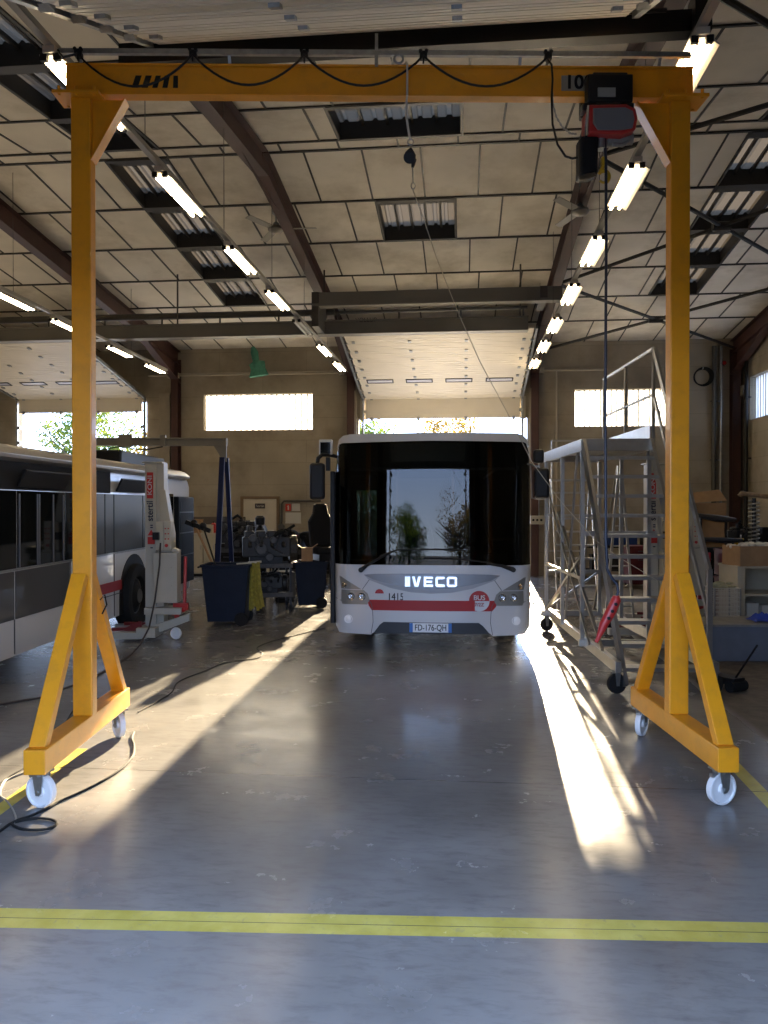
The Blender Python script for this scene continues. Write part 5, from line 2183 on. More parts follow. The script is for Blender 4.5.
# ------------------------------------------------------------------ button box on the door-side column
P = atY(537, 520, 20.62)
t = thing('door_control_box', 'pale grey door control box with three buttons on the red column right of the bus', 'control box', P, 0)
mb = MB()
mb.box((0, 0, 0), (0.34, 0.12, 0.22))
mb.build('box_body', mat('box_grey', (0.4, 0.37, 0.3), 0.5), t, bevel=0.008)
mb = MB()
for k in range(3):
    mb.cyl((-0.1 + 0.1 * k, -0.05, 0), (-0.1 + 0.1 * k, -0.09, 0), 0.03)
mb.build('push_button', BLACK, t)
mb = MB()
mb.tube([(0.05, 0, 0.11), (0.05, 0.0, 0.6), (0.05, 0.0, 1.5)], 0.015, 6)
mb.build('conduit', STEEL, t)
# ------------------------------------------------------------------ jib frame on the left
P = atD(224, 505, 15.2)
P.z = 0
t = thing('jib_crane', 'blue-legged jib frame with grey boom reaching left behind the parked bus', 'jib crane', P, YAW)
k_ = 15.2 / F
mb = MB()
zt = CH + (505 - 442) * k_
mb.bar((-2.6, 0, zt), (0.06, 0, zt), 0.1, 0.15)
mb.bar((-2.0, -0.06, zt + 0.02), (-1.75, -0.06, zt + 0.02), 0.08, 0.24)
mb.box((-1.15, -0.06, zt + 0.02), (0.1, 0.1, 0.22))
mb.cyl((-2.6, -0.07, zt + 0.06), (0, -0.07, zt + 0.06), 0.018, n=6)
mb.build('boom', GREYB, t, bevel=0.005)
mb = MB()
mb.prism([(0.05, 0.0), (-0.2, 0.0), (0.0, -0.32), (0.05, -0.32)], (0, 0, zt - 0.06), (1, 0, 0), (0, 0, 1), (0, 0.05, 0))
mb.build('corner_plate', GREYB, t)
mb = MB()
mb.bar((-0.02, -0.05, zt - 0.3), (-0.1, -0.3, 0.05), 0.1, 0.08)
mb.bar((0.04, 0.05, zt - 0.3), (0.12, 0.3, 0.05), 0.08, 0.08)
mb.bar((-0.12, -0.4, 0.05), (0.14, 0.4, 0.05), 0.12, 0.1)
mb.build('leg_frame', BLUEP, t, bevel=0.004)
mb = MB()
mb.tube([(-1.15, -0.1, zt - 0.1), (-1.5, -0.1, zt - 0.16), (-2.0, -0.1, zt - 0.1), (-2.5, -0.08, zt - 0.2)], 0.012, 6)
mb.build('slack_cable', RUBBER, t)

# ------------------------------------------------------------------ wheelie bin
def wheelie(name, label, px, D, w, dpt, hgt, m, rz=0.0):
    P = atD(px, 505, D)
    t = thing(name, label, 'bin', (P.x, P.y, 0), YAW + rz)
    mb = MB()
    k = 0.78
    z0 = 0.06
    B = [(-w / 2 * k, -dpt / 2 * k), (w / 2 * k, -dpt / 2 * k), (w / 2 * k, dpt / 2 * k), (-w / 2 * k, dpt / 2 * k)]
    T = [(-w / 2, -dpt / 2), (w / 2, -dpt / 2), (w / 2, dpt / 2), (-w / 2, dpt / 2)]
    vb = [mb.bm.verts.new((x, y, z0)) for x, y in B]
    vt = [mb.bm.verts.new((x, y, hgt)) for x, y in T]
    vi = [mb.bm.verts.new((x * 0.92, y * 0.92, hgt)) for x, y in T]
    vj = [mb.bm.verts.new((x * 0.92, y * 0.92, z0 + 0.05)) for x, y in B]
    for i in range(4):
        j = (i + 1) % 4
        mb.bm.faces.new((vb[i], vb[j], vt[j], vt[i]))
        mb.bm.faces.new((vt[i], vt[j], vi[j], vi[i]))
        mb.bm.faces.new((vi[i], vi[j], vj[j], vj[i]))
    mb.bm.faces.new(vb[::-1])
    mb.bm.faces.new(vj)
    mb.build('bin_body', m, t, bevel=0.015)
    mb = MB()
    for a, b in (((-w / 2 - 0.02, -dpt / 2), (w / 2 + 0.02, -dpt / 2)), ((-w / 2 - 0.02, dpt / 2), (w / 2 + 0.02, dpt / 2)), ((-w / 2, -dpt / 2), (-w / 2, dpt / 2)), ((w / 2, -dpt / 2), (w / 2, dpt / 2))):
        mb.bar((*a, hgt), (*b, hgt), 0.05, 0.04)
    mb.cyl((-w / 2 - 0.05, dpt / 2 - 0.02, hgt - 0.02), (-w / 2 - 0.05, -dpt / 2 + 0.02, hgt - 0.02), 0.015)
    mb.build('bin_rim', m, t, bevel=0.008)
    for sy_ in (-1, 1):
        mb = MB()
        x = w / 2 * k - 0.04
        mb.lathe([(0, -0.025), (0.04, -0.03), (0.07, -0.02), (0.1, -0.025), (0.105, 0), (0.1, 0.025), (0.07, 0.02), (0.04, 0.03), (0, 0.025)], (x, sy_ * (dpt / 2 * k + 0.03), 0.105), (0, 1, 0), 22)
        mb.build('wheel', RUBBER, t, smooth=True)
    return t, P


bn, Pb = wheelie('waste_bin', 'large dark blue wheeled bin with a mop handle leaning behind it', 228.5, 12.3, 0.72, 0.6, 0.92, BIN)
b2, Pb2 = wheelie('waste_bin', 'blue-black wheeled bin just left of the bus door', 311, 14.3, 0.58, 0.55, 0.82, BIN, 0.1)
# yellow webbing draped over bin's right edge
t = thing('yellow_sling', 'dirty yellow lifting slings draped over the right side of the blue bin', 'lifting sling', atD(256, 505, 12.2) * 1.0 - Vector((0, 0, CH)), YAW)
mb = MB()
for i in range(6):
    x = -0.1 + 0.032 * i
    top_ = Vector((x * 0.6, -0.02 * (i % 2), 0.95 + 0.01 * (i % 3)))
    mid = Vector((x * 0.9 + 0.01, -0.03 * (i % 3), 0.6))
    bot = Vector((x * 1.25 + 0.035, -0.02 * (i % 2), 0.22 + 0.03 * (i % 3)))
    for a, b in ((top_, mid), (mid, bot)):
        mb.bar(a, b, 0.045, 0.012, up=(0.3 * (-1) ** i, 1, 0))
mb.build('webbing', YELC, t)
mb = MB()
mb.bar((-0.12, 0, 0.96), (0.08, 0, 0.975), 0.04, 0.03)
mb.bar((-0.3, 0.0, 0.94), (-0.08, 0, 0.955), 0.03, 0.02)
mb.build('sling_bar', CREAM, t)
# mop + broom leaning
for (a, b, r_, m_, nm, lab) in (((213, 565, 12.6), (194, 523, 13.1), 0.02, CARD, 'broom', 'pale wooden broom handle leaning left behind the blue bin'),
                                ((216, 567, 12.5), (203, 526, 12.9), 0.015, BLACK, 'squeegee', 'thin black squeegee handle leaning in the blue bin')):
    p0, p1 = atD(*a), atD(*b)
    t = thing(nm, lab, nm, p0)
    d = (p1 - p0)
    p0 = p0 - d * 0.5
    mb = MB()
    mb.cyl(p0, p1, r_, n=8)
    mb.build('handle', m_, t, ws=True)
    mb = MB()
    q = d.normalized()
    mb.bar(p1 - Vector((0.14, 0, -0.02)), p1 + Vector((0.12, 0, -0.08)), 0.06, 0.07)
    mb.sphere(p1, 0.06)
    mb.build('head_block', BLACK, t, ws=True)

# low cabinets beside the back wall, left
for k, (pa, pb, lab) in enumerate((((191.5, 0), (203, 0), 'beige low cabinet at the back wall, the one beside the parked bus'), ((203.3, 0), (217, 0), 'beige low cabinet at the back wall, the one behind the broom'), ((217.3, 0), (232, 0), 'beige low cabinet at the back wall, the one behind the blue jib leg'))):
    Yq = 19.9
    x0, x1 = XY(pa[0], Yq), XY(pb[0], Yq)
    h_ = 1.12
    t = thing('low_cabinet', lab, 'cabinet', ((x0 + x1) / 2, Yq + 0.25, 0), 0, 'beige cabinets along the back wall')
    mb = MB()
    mb.box((0, 0, h_ / 2 + 0.03), (x1 - x0 - 0.01, 0.5, h_ - 0.06))
    mb.build('cabinet_body', CREAM, t, bevel=0.005)
    mb = MB()
    mb.box((0, -0.26, h_ / 2 + 0.03), (x1 - x0 - 0.04, 0.02, h_ - 0.12))
    dd = mb.build('door', CREAM, t, bevel=0.003)
    mb = MB()
    mb.box((0.1, -0.28, 0.75), (0.015, 0.02, 0.12))
    mb.build('handle', STEEL, dd)
    mb = MB()
    mb.box((0, 0, 0.03), (x1 - x0 - 0.05, 0.42, 0.06))
    mb.build('plinth', BLACK, t)
# bits standing on the cabinets
for k, (px, w_, h_, m_, nm, lab) in enumerate(((197, 0.22, 0.34, CARD, 'carton', 'small brown carton on the beige cabinet beside the parked bus'), (208, 0.3, 0.2, CREAM, 'storage_box', 'cream storage box on the beige cabinets behind the broom'), (213, 0.12, 0.3, REDP, 'spray_can', 'red canister on the beige cabinets left of the blue jib leg'))):
    x = XY(px, 20.1)
    t = thing(nm, lab, nm.replace('_', ' '), (x, 20.15, 1.12))
    mb = MB()
    if nm == 'spray_can':
        mb.lathe([(0, 0), (0.06, 0), (0.06, h_ * 0.8), (0.03, h_ * 0.88), (0, h_ * 0.88)], (0, 0, 0))
        mb.build('can_body', m_, t, smooth=True)
        mb = MB()
        mb.cyl((0, 0, h_ * 0.88), (0, 0, h_), 0.025)
        mb.build('can_cap', BLACK, t)
    else:
        mb.box((0, 0, h_ / 2), (w_, 0.25, h_))
        mb.build('box_body', m_, t, bevel=0.004)
        mb = MB()
        mb.box((0, 0, h_ + 0.004), (w_ + 0.01, 0.26, 0.02))
        mb.build('lid', m_, t)

# ------------------------------------------------------------------ engines and machinery (dark heap left of the bus)
ENG = mat('oily_engine_iron', (0.011, 0.010, 0.009), 0.55, 0.0, var=0.4, scale=9)
ENG2 = mat('dull_alloy', (0.045, 0.042, 0.04), 0.5, 0.3, var=0.3, scale=12)


def engine(label, px, D, zb, s=1.0, rz=0.0, seed=1):
    rnd = random.Random(seed)
    P = atD(px, 505, D)
    t = thing('bus_engine', label, 'engine', (P.x, P.y, zb), YAW + rz)
    mb = MB()
    mb.box((0, 0, 0.33 * s), (0.85 * s, 0.42 * s, 0.36 * s))
    mb.box((0, 0, 0.1 * s), (0.6 * s, 0.3 * s, 0.2 * s))
    for i in range(4):
        mb.box(((-0.3 + 0.2 * i) * s, 0, 0.56 * s), (0.17 * s, 0.3 * s, 0.12 * s))
        mb.cyl(((-0.3 + 0.2 * i) * s, -0.23 * s, 0.42 * s), ((-0.3 + 0.2 * i) * s, -0.3 * s, 0.34 * s), 0.035 * s)
    mb.cyl((0.42 * s, 0, 0.3 * s), (0.56 * s, 0, 0.3 * s), 0.24 * s, n=20)
    mb.build('engine_block', ENG, t, bevel=0.015)
    mb = MB()
    for x, z, r_ in ((-0.1, 0.3, 0.1), (0.12, 0.46, 0.06), (-0.25, 0.5, 0.07), (0.05, 0.15, 0.07)):
        mb.cyl((x * s, -0.22 * s, z * s), (x * s, -0.3 * s, z * s), r_ * s, n=18)
    mb.build('pulley', ENG2, t, bevel=0.006)
    mb = MB()
    for i in range(7):
        a = Vector((rnd.uniform(-0.4, 0.4), rnd.uniform(-0.28, 0.1), rnd.uniform(0.3, 0.6))) * s
        b = a + Vector((rnd.uniform(-0.25, 0.25), rnd.uniform(-0.1, 0.1), rnd.uniform(0.05, 0.2))) * s
        c = b + Vector((rnd.uniform(-0.2, 0.2), rnd.uniform(-0.1, 0.1), rnd.uniform(-0.1, 0.1))) * s
        mb.tube([a, (a + b) / 2 + Vector((0.02, 0, 0.03)), b, c], rnd.uniform(0.015, 0.035) * s, 8)
    mb.build('hose', RUBBER, t, smooth=True)
    mb = MB()
    for i in range(5):
        mb.cyl((rnd.uniform(-0.4, 0.4) * s, -0.28 * s, rnd.uniform(0.2, 0.6) * s), (rnd.uniform(-0.4, 0.4) * s, -0.25 * s, rnd.uniform(0.3, 0.66) * s), 0.012 * s, n=6)
    mb.cyl((-0.3 * s, -0.1 * s, 0.62 * s), (-0.3 * s, -0.1 * s, 0.72 * s), 0.05 * s, n=12)
    mb.build('pipework', ENG2, t, smooth=True)
    return t


def trolley(label, px, D, w, dpt, h_):
    P = atD(px, 505, D)
    t = thing('workshop_trolley', label, 'trolley', (P.x, P.y, 0), YAW + 0.25)
    mb = MB()
    for z in (h_, 0.28):
        mb.box((0, 0, z), (w, dpt, 0.03))
        for y in (-dpt / 2, dpt / 2):
            mb.box((0, y, z + 0.03), (w, 0.012, 0.07))
    mb.build('shelf', ENG2, t, bevel=0.003)
    for x in (-w / 2 + 0.03, w / 2 - 0.03):
        for y in (-dpt / 2 + 0.03, dpt / 2 - 0.03):
            mb = MB()
            mb.box((x, y, h_ / 2 + 0.06), (0.035, 0.035, h_ - 0.1))
            mb.build('leg', BLACKM, t)
            mb = MB()
            mb.cyl((x - 0.015, y, 0.06), (x + 0.015, y, 0.06), 0.06, n=16)
            mb.bar((x, y, 0.06), (x, y, 0.14), 0.05, 0.02)
            mb.build('caster', RUBBER, t)
    return t


trolley('dark two-shelf trolley carrying an engine between the two blue bins', 266, 13.8, 0.85, 0.6, 0.78)
engine('black oily engine on the trolley between the two blue bins', 266, 13.8, 0.81, 0.95, 0.2, 3)
engine('oily gearbox-ended engine on the lower shelf of the trolley', 268, 13.9, 0.3, 0.6, 0.1, 5)
trolley('long dark trolley farther back behind the blue jib legs', 240, 17.2, 1.0, 0.6, 0.85)
engine('black engine on the farther trolley behind the blue jib legs', 240, 17.2, 0.88, 1.0, -0.2, 8)
trolley('dark trolley with pale rails farther back behind the second bin', 300, 17.4, 1.3, 0.7, 0.8)


def tyre(label, px, D, z, Rr, rw, ax):
    P = atD(px, 505, D)
    t = thing('rubber_tyre', label, 'tyre', (P.x, P.y, z), YAW)
    mb = MB()
    mb.lathe([(Rr * 0.6, -rw), (Rr * 0.9, -rw * 1.1), (Rr, -rw * 0.7), (Rr, rw * 0.7), (Rr * 0.9, rw * 1.1), (Rr * 0.6, rw), (Rr * 0.55, 0), (Rr * 0.6, -rw)], (0, 0, Rr), ax, 28)
    mb.build('tread', RUBBER, t, smooth=True)
    return t


tyre('dark tyre standing upright on the farther trolley, left of two', 290, 17.4, 0.83, 0.24, 0.09, (0.3, 1, 0))
tyre('dark tyre standing upright on the farther trolley, right of two', 307, 17.4, 0.83, 0.22, 0.09, (0.5, 1, 0))


def seat(label, px, D, z, rz=0.0):
    P = atD(px, 505, D)
    t = thing('driver_seat', label, 'seat', (P.x, P.y, z), YAW + rz)
    mb = MB()
    mb.box((0, 0, 0.18), (0.46, 0.46, 0.13))
    mb.build('seat_cushion', RUBBER, t, bevel=0.04)
    mb = MB()
    mb.prism([(-0.22, 0), (0.22, 0), (0.24, 0.45), (0.15, 0.6), (0.12, 0.78), (-0.12, 0.78), (-0.15, 0.6), (-0.24, 0.45)], (0, 0.2, 0.25), (1, 0, 0), (0, 0.12, 1), (0, 0.12, 0))
    mb.build('backrest', RUBBER, t, bevel=0.04)
    mb = MB()
    mb.box((0, 0, 0.06), (0.34, 0.36, 0.12))
    mb.build('seat_base', BLACKM, t)
    return t


seat('black removed driver seat standing on the second bin beside the bus mirror post', 325, 14.4, 0.845, 0.4)
# sunlit carton on second bin
t = thing('open_carton', 'small crumpled carton on top of the second bin', 'carton', atD(307, 505, 14.2) - Vector((0, 0, CH - 0.845)), YAW + 0.1)
mb = MB()
mb.box((0, 0, 0.12), (0.2, 0.2, 0.24))
mb.build('carton_body', CARD, t)
mb = MB()
mb.box((-0.14, 0, 0.27), (0.12, 0.2, 0.008), Matrix.Rotation(R(35), 3, 'Y'))
mb.box((0.14, 0, 0.27), (0.12, 0.2, 0.008), Matrix.Rotation(R(-35), 3, 'Y'))
mb.build('carton_flap', CARD, t)
# tall black gas bottle in front of the exit door
P = atD(260, 505, 15.3)
t = thing('gas_bottle', 'black gas bottle with a label standing before the white exit door', 'gas bottle', (P.x, P.y, 0), YAW)
mb = MB()
mb.lathe([(0, 0), (0.115, 0), (0.12, 0.03), (0.12, 1.2), (0.115, 1.3), (0.08, 1.4), (0.04, 1.44), (0.035, 1.5), (0, 1.5)], (0, 0, 0), n=20)
mb.build('cylinder_body', BLACK, t, smooth=True)
mb = MB()
mb.lathe([(0.045, 1.46), (0.09, 1.47), (0.095, 1.6), (0.06, 1.64), (0, 1.64)], (0, 0, 0), n=16)
mb.build('valve_guard', BLACK, t, smooth=True)
mb = MB()
mb.box((0, -0.122, 1.15), (0.08, 0.006, 0.08))
mb.build('bottle_label', PAPER, t)
# welding set, small machines
for k, (px, D, w_, h_, zb, rz, lab) in enumerate(((284, 15.2, 0.34, 0.5, 0.0, 0.3, 'black welding set on the floor between the trolleys'), (236, 14.6, 0.3, 0.62, 0.0, 0.1, 'black compressor box on the floor behind the large blue bin'))):
    P = atD(px, 505, D)
    t = thing('welding_set', lab, 'welding machine', (P.x, P.y, zb), YAW + rz)
    mb = MB()
    mb.box((0, 0, 0.08 + h_ / 2), (w_, 0.55, h_))
    mb.build('machine_case', ENG, t, bevel=0.02)
    mb = MB()
    mb.tube([(-w_ / 2 + 0.03, -0.2, 0.08 + h_), (-w_ / 2 + 0.03, -0.2, 0.16 + h_), (-w_ / 2 + 0.03, 0.2, 0.16 + h_), (-w_ / 2 + 0.03, 0.2, 0.08 + h_)], 0.012, 6)
    mb.build('handle', STEEL, t)
    mb = MB()
    for y in (-0.2, 0.2):
        mb.cyl((-w_ / 2 + 0.02, y, 0.06), (w_ / 2 - 0.02, y, 0.06), 0.06, n=14)
    mb.build('wheel', RUBBER, t)
    mb = MB()
    for x in (-0.06, 0.06):
        mb.cyl((x, -0.275, 0.08 + h_ * 0.75), (x, -0.295, 0.08 + h_ * 0.75), 0.025)
    mb.build('control_knob', ENG2, t)
# exhaust pipes lying on the long trolley
for k, (a, b) in enumerate((((268, 559, 16.5), (302, 553, 16.6)), ((266, 562, 16.4), (288, 562, 16.4)))):
    pass

# ------------------------------------------------------------------ storage on the right
# low grey inspection-pit kerb / tank
z_t = atD(730, 627, 9.3).z
P0 = C((692 - 384) / F * 9.3, 9.3)
t = thing('low_tank', 'long low blue-grey steel tank on the floor at the right', 'tank', P0, YAW)
mb = MB()
mb.box((2.0, 0.35, z_t / 2), (4.0, 0.66, z_t - 0.002))
mb.build('tank_side', mat('blue_grey_tank', (0.13, 0.15, 0.19), 0.5, var=0.1), t, bevel=0.008)
mb = MB()
mb.box((2.0, 0.35, z_t + 0.012), (4.04, 0.7, 0.03))
mb.build('tank_rim', mat('worn_grey_rim', (0.26, 0.255, 0.24), 0.45, 0.3, var=0.2, scale=8), t, bevel=0.005)
TM = chain_matrix(t)


def onr(px, py, D):
    p = atD(px, py, D)
    return p


# blue cloth on the tank
pb_ = onr(764, 622, 9.6)
t = thing('blue_cloth', 'crumpled bright blue cloth lying on the low tank', 'cloth', (pb_.x, pb_.y, z_t + 0.027), YAW)
mb = MB()
rnd = random.Random(5)
G = []
for i in range(11):
    row = []
    for j in range(8):
        x = (i - 5) * 0.035
        y = (j - 3.5) * 0.04
        e = max(0, 1 - (abs(x) / 0.19) ** 2) * max(0, 1 - (abs(y) / 0.16) ** 2)
        z = e * (0.06 + 0.04 * math.sin(i * 1.3 + j * 0.9) + rnd.uniform(0, 0.025)) + 0.004
        row.append(mb.bm.verts.new((x + rnd.uniform(-0.008, 0.008), y + rnd.uniform(-0.008, 0.008), z)))
    G.append(row)
for i in range(10):
    for j in range(7):
        mb.bm.faces.new((G[i][j], G[i + 1][j], G[i + 1][j + 1], G[i][j + 1]))
o = mb.build('cloth_fold', mat('bright_blue_cloth', (0.01, 0.04, 0.3), 0.8), t, smooth=True)

# cream rack unit behind the tank
def zat(py, D):
    return CH - (py - 505) / F * D


Dq = 10.6
xA = (738 - 384) / F * Dq
t = thing('shelf_cabinet', 'pale cream cabinet with open shelves behind the low tank at the right edge', 'cabinet', C(xA, Dq), YAW)
hC = zat(566, Dq)
mb = MB()
mb.box((0.05, 0.3, hC / 2), (0.1, 0.6, hC))
mb.box((0.75, 0.58, hC / 2), (1.4, 0.03, hC))
mb.box((1.45, 0.3, hC / 2), (0.1, 0.6, hC))
mb.build('cabinet_body', CREAM, t, bevel=0.004)
for z in (hC - 0.02, hC * 0.62, hC * 0.3):
    mb = MB()
    mb.box((0.72, 0.3, z), (1.46, 0.62, 0.03))
    mb.build('shelf', CREAM, t)
for k, (x, z, w_, h_, m_, lab) in enumerate(((0.25, hC * 0.3 + 0.015, 0.16, 0.18, PAPER, 'white box on the middle shelf of the cream cabinet, at the left'), (0.5, hC * 0.3 + 0.015, 0.24, 0.15, PAPER, 'wider white box on the middle shelf of the cream cabinet'))):
    p = TM  # cabinet-space placement
    q = chain_matrix(t) @ Vector((x, 0.2, z))
    o = thing('white_box', lab, 'box', q, YAW)
    mb = MB()
    mb.box((0, 0, h_ / 2), (w_, 0.2, h_))
    mb.build('box_body', m_, o, bevel=0.004)
    mb = MB()
    mb.box((0, 0, h_), (w_ + 0.008, 0.208, 0.03))
    mb.build('lid', m_, o)
# carton of foam blocks on the cabinet
q = chain_matrix(t) @ Vector((0.42, 0.25, hC - 0.004))
o = thing('foam_carton', 'brown carton heaped with white foam pieces on the cream cabinet', 'carton', q, YAW + 0.15)
mb = MB()
w_, d_, h_ = 0.86, 0.42, zat(546, Dq) - hC
for s_ in (-1, 1):
    mb.box((0, s_ * d_ / 2, h_ / 2), (w_, 0.008, h_))
    mb.box((s_ * w_ / 2, 0, h_ / 2), (0.008, d_, h_))
mb.box((0, 0, 0.006), (w_, d_, 0.008))
mb.build('carton_body', CARD, o)
mb = MB()
mb.box((0.2, -d_ / 2 - 0.006, h_ / 2), (0.12, 0.004, 0.12))
mb.build('carton_label', PAPER, o)
mb = MB()
for i in range(60):
    mb.sphere((rnd.uniform(-0.4, 0.4), rnd.uniform(-0.18, 0.18), h_ - 0.02 + rnd.uniform(-0.01, 0.04)), rnd.uniform(0.03, 0.05), 8, (1.3, 1, 0.8))
fo = mb.build('foam_pieces', mat('white_foam', (0.62, 0.58, 0.5), 0.9), o, smooth=True)
fo['kind'] = 'stuff'
# wire cage
x0c = (713 - 384) / F * 10.5
t = thing('wire_cage', 'white wire mesh basket standing between the crane leg and cream cabinet', 'wire basket', C(x0c + 0.17, 10.6), YAW)
hc_ = zat(588, 10.5)
mb = MB()
W2 = 0.17
for s_ in (-1, 1):
    for i in range(9):
        x = -W2 + 2 * W2 * i / 8
        mb.cyl((x, s_ * 0.17, 0.02), (x, s_ * 0.17, hc_), 0.005, n=5)
        mb.cyl((s_ * W2, x, 0.02), (s_ * W2, x, hc_), 0.005, n=5)
    for i in range(13):
        z = 0.02 + (hc_ - 0.02) * i / 12
        mb.cyl((-W2, s_ * 0.17, z), (W2, s_ * 0.17, z), 0.005, n=5)
        mb.cyl((s_ * W2, -0.17, z), (s_ * W2, 0.17, z), 0.005, n=5)
mb.build('wire_mesh', mat('white_wire', (0.5, 0.48, 0.42), 0.5), t)
mb = MB()
for s_ in (-1, 1):
    for s2 in (-1, 1):
        mb.box((s_ * W2, s2 * 0.17, hc_ / 2), (0.016, 0.016, hc_))
mb.box((0, 0, 0.012), (0.36, 0.36, 0.02))
mb.build('cage_frame', STEEL, t)
# rags in the cage
o = thing('rag_heap', 'heap of pale rags on top of the wire basket', 'rags', C(x0c + 0.17, 10.6, hc_ - 0.02), YAW)
mb = MB()
for i in range(14):
    mb.sphere((rnd.uniform(-0.12, 0.12), rnd.uniform(-0.1, 0.1), 0.03 + rnd.uniform(0, 0.05)), rnd.uniform(0.03, 0.06), 7, (1.4, 1, 0.6))
mb.build('rag_pile', mat('pale_rags', (0.35, 0.33, 0.2), 0.9, var=0.3), o)

# workbench further back holding the dark heap
Dw = 12.2
xw = (692 - 384) / F * Dw
t = thing('work_table', 'dark steel work table behind the wire basket, loaded with parts', 'table', C(xw, Dw), YAW)
hw_ = zat(548, Dw)
mb = MB()
mb.box((1.2, 0.4, hw_ - 0.03), (2.4, 0.8, 0.06))
mb.build('table_top', ENG, t, bevel=0.004)
for x in (0.05, 2.35):
    for y in (0.05, 0.75):
        mb = MB()
        mb.box((x, y, (hw_ - 0.06) / 2), (0.06, 0.06, hw_ - 0.06))
        mb.build('leg', ENG, t)
mb = MB()
mb.box((1.2, 0.4, 0.35), (2.3, 0.7, 0.03))
mb.build('lower_shelf', ENG, t)
WM = chain_matrix(t)


def wl_(px, py, D):
    return WM.inverted() @ atD(px, py, D)


# big flat cardboard box, open
q = WM @ Vector(((713 - 692) / F * Dw + 0.05, 0.45, hw_))
o = thing('cardboard_box', 'large open brown cardboard box on top of the dark table', 'cardboard box', q, YAW)
hb = zat(503, Dw + 0.3) - hw_
mb = MB()
mb.box((0.0, 0, hb / 2), (0.55, 0.36, hb))
mb.build('box_body', CARD, o, bevel=0.004)
mb = MB()
mb.prism([(-0.28, 0.0), (0.3, 0.05), (0.22, 0.26), (-0.2, 0.2)], (0, -0.17, hb), (1, 0, 0), (0, 0.55, 0.83), (0, 0.008, 0))
mb.prism([(-0.28, 0.0), (-0.2, 0.0), (-0.33, -0.17), (-0.42, -0.2)], (0, -0.18, hb), (1, 0, 0), (0, 0, 1), (0, 0.008, 0))
mb.build('box_flap', CARD, o)
# long black bumpers
for k, (a, b, r_, lab) in enumerate((((696, 514, 11.9), (735, 520, 11.9), 0.06, 'long dark curved bumper lying above the table beside the cardboard box'), ((700, 538, 12.0), (742, 540, 12.0), 0.05, 'second dark bumper lying just below the first one'))):
    p0, p1 = atD(*a), atD(*b)
    m__ = (p0 + p1) / 2 + Vector((0, -0.1, -0.03))
    o = thing('car_bumper', lab, 'bumper', (m__.x, m__.y, m__.z))
    mb = MB()
    pts = []
    for i in range(11):
        u = i / 10
        pts.append(p0 * (1 - u) ** 2 + m__ * 2 * u * (1 - u) + p1 * u * u)
    mb.tube(pts, [r_ * (0.6 + 0.5 * math.sin(PI * i / 10)) for i in range(11)], 8)
    for v in mb.bm.verts:
        v.co.z = m__.z + (v.co.z - m__.z) * 0.8
    mb.build('bumper_skin', mat('dark_bumper', (0.035, 0.037, 0.042), 0.4), o, ws=True, smooth=True)
    mb = MB()
    mb.bar(p0 + Vector((0.1, 0.1, -0.02)), p0 + Vector((0.1, 0.1, -0.5 + 0.1 * k)), 0.03, 0.03)
    mb.bar(p1 + Vector((-0.1, 0.1, -0.02)), p1 + Vector((-0.1, 0.1, -0.5 + 0.1 * k)), 0.03, 0.03)
    mb.build('bumper_bracket', BLACKM, o, ws=True)
engine('greasy black gearbox on the dark table at the right', 742, 12.75, hw_, 0.5, 0.4, 12)
# strut coil spring stand
P = atD(750, 505, 11.85)
o = thing('coil_spring_stand', 'tall steel coil spring unit with rusty crossbar at the right edge', 'spring', (P.x, P.y, 0), YAW)
z0_, z1_ = zat(542, 11.75), zat(500, 11.75)
mb = MB()
pts = []
for i in range(90):
    a = i * 0.75
    pts.append((0.06 + 0.075 * math.cos(a), 0.075 * math.sin(a), z0_ + (z1_ - z0_) * i / 89))
mb.tube(pts, 0.012, 6)
mb.build('coil_spring', STEEL, o, smooth=True)
mb = MB()
mb.cyl((0.06, 0, 0), (0.06, 0, z1_ + 0.03), 0.03)
mb.box((0.06, 0, z0_ - 0.02), (0.24, 0.2, 0.04))
mb.box((0.06, 0, 0.02), (0.3, 0.3, 0.04))
mb.build('spring_post', BLACKM, o)
mb = MB()
mb.tube([(-0.16, 0, z1_ + 0.06), (-0.13, 0, z1_ + 0.1), (0.2, 0, z1_ + 0.06), (0.5, -0.05, z1_ + 0.04), (0.8, -0.1, z1_ + 0.05)], 0.035, 10)
mb.build('crossbar', mat('rusty_tan_steel', (0.22, 0.15, 0.09), 0.6, var=0.3, scale=20), o, smooth=True)
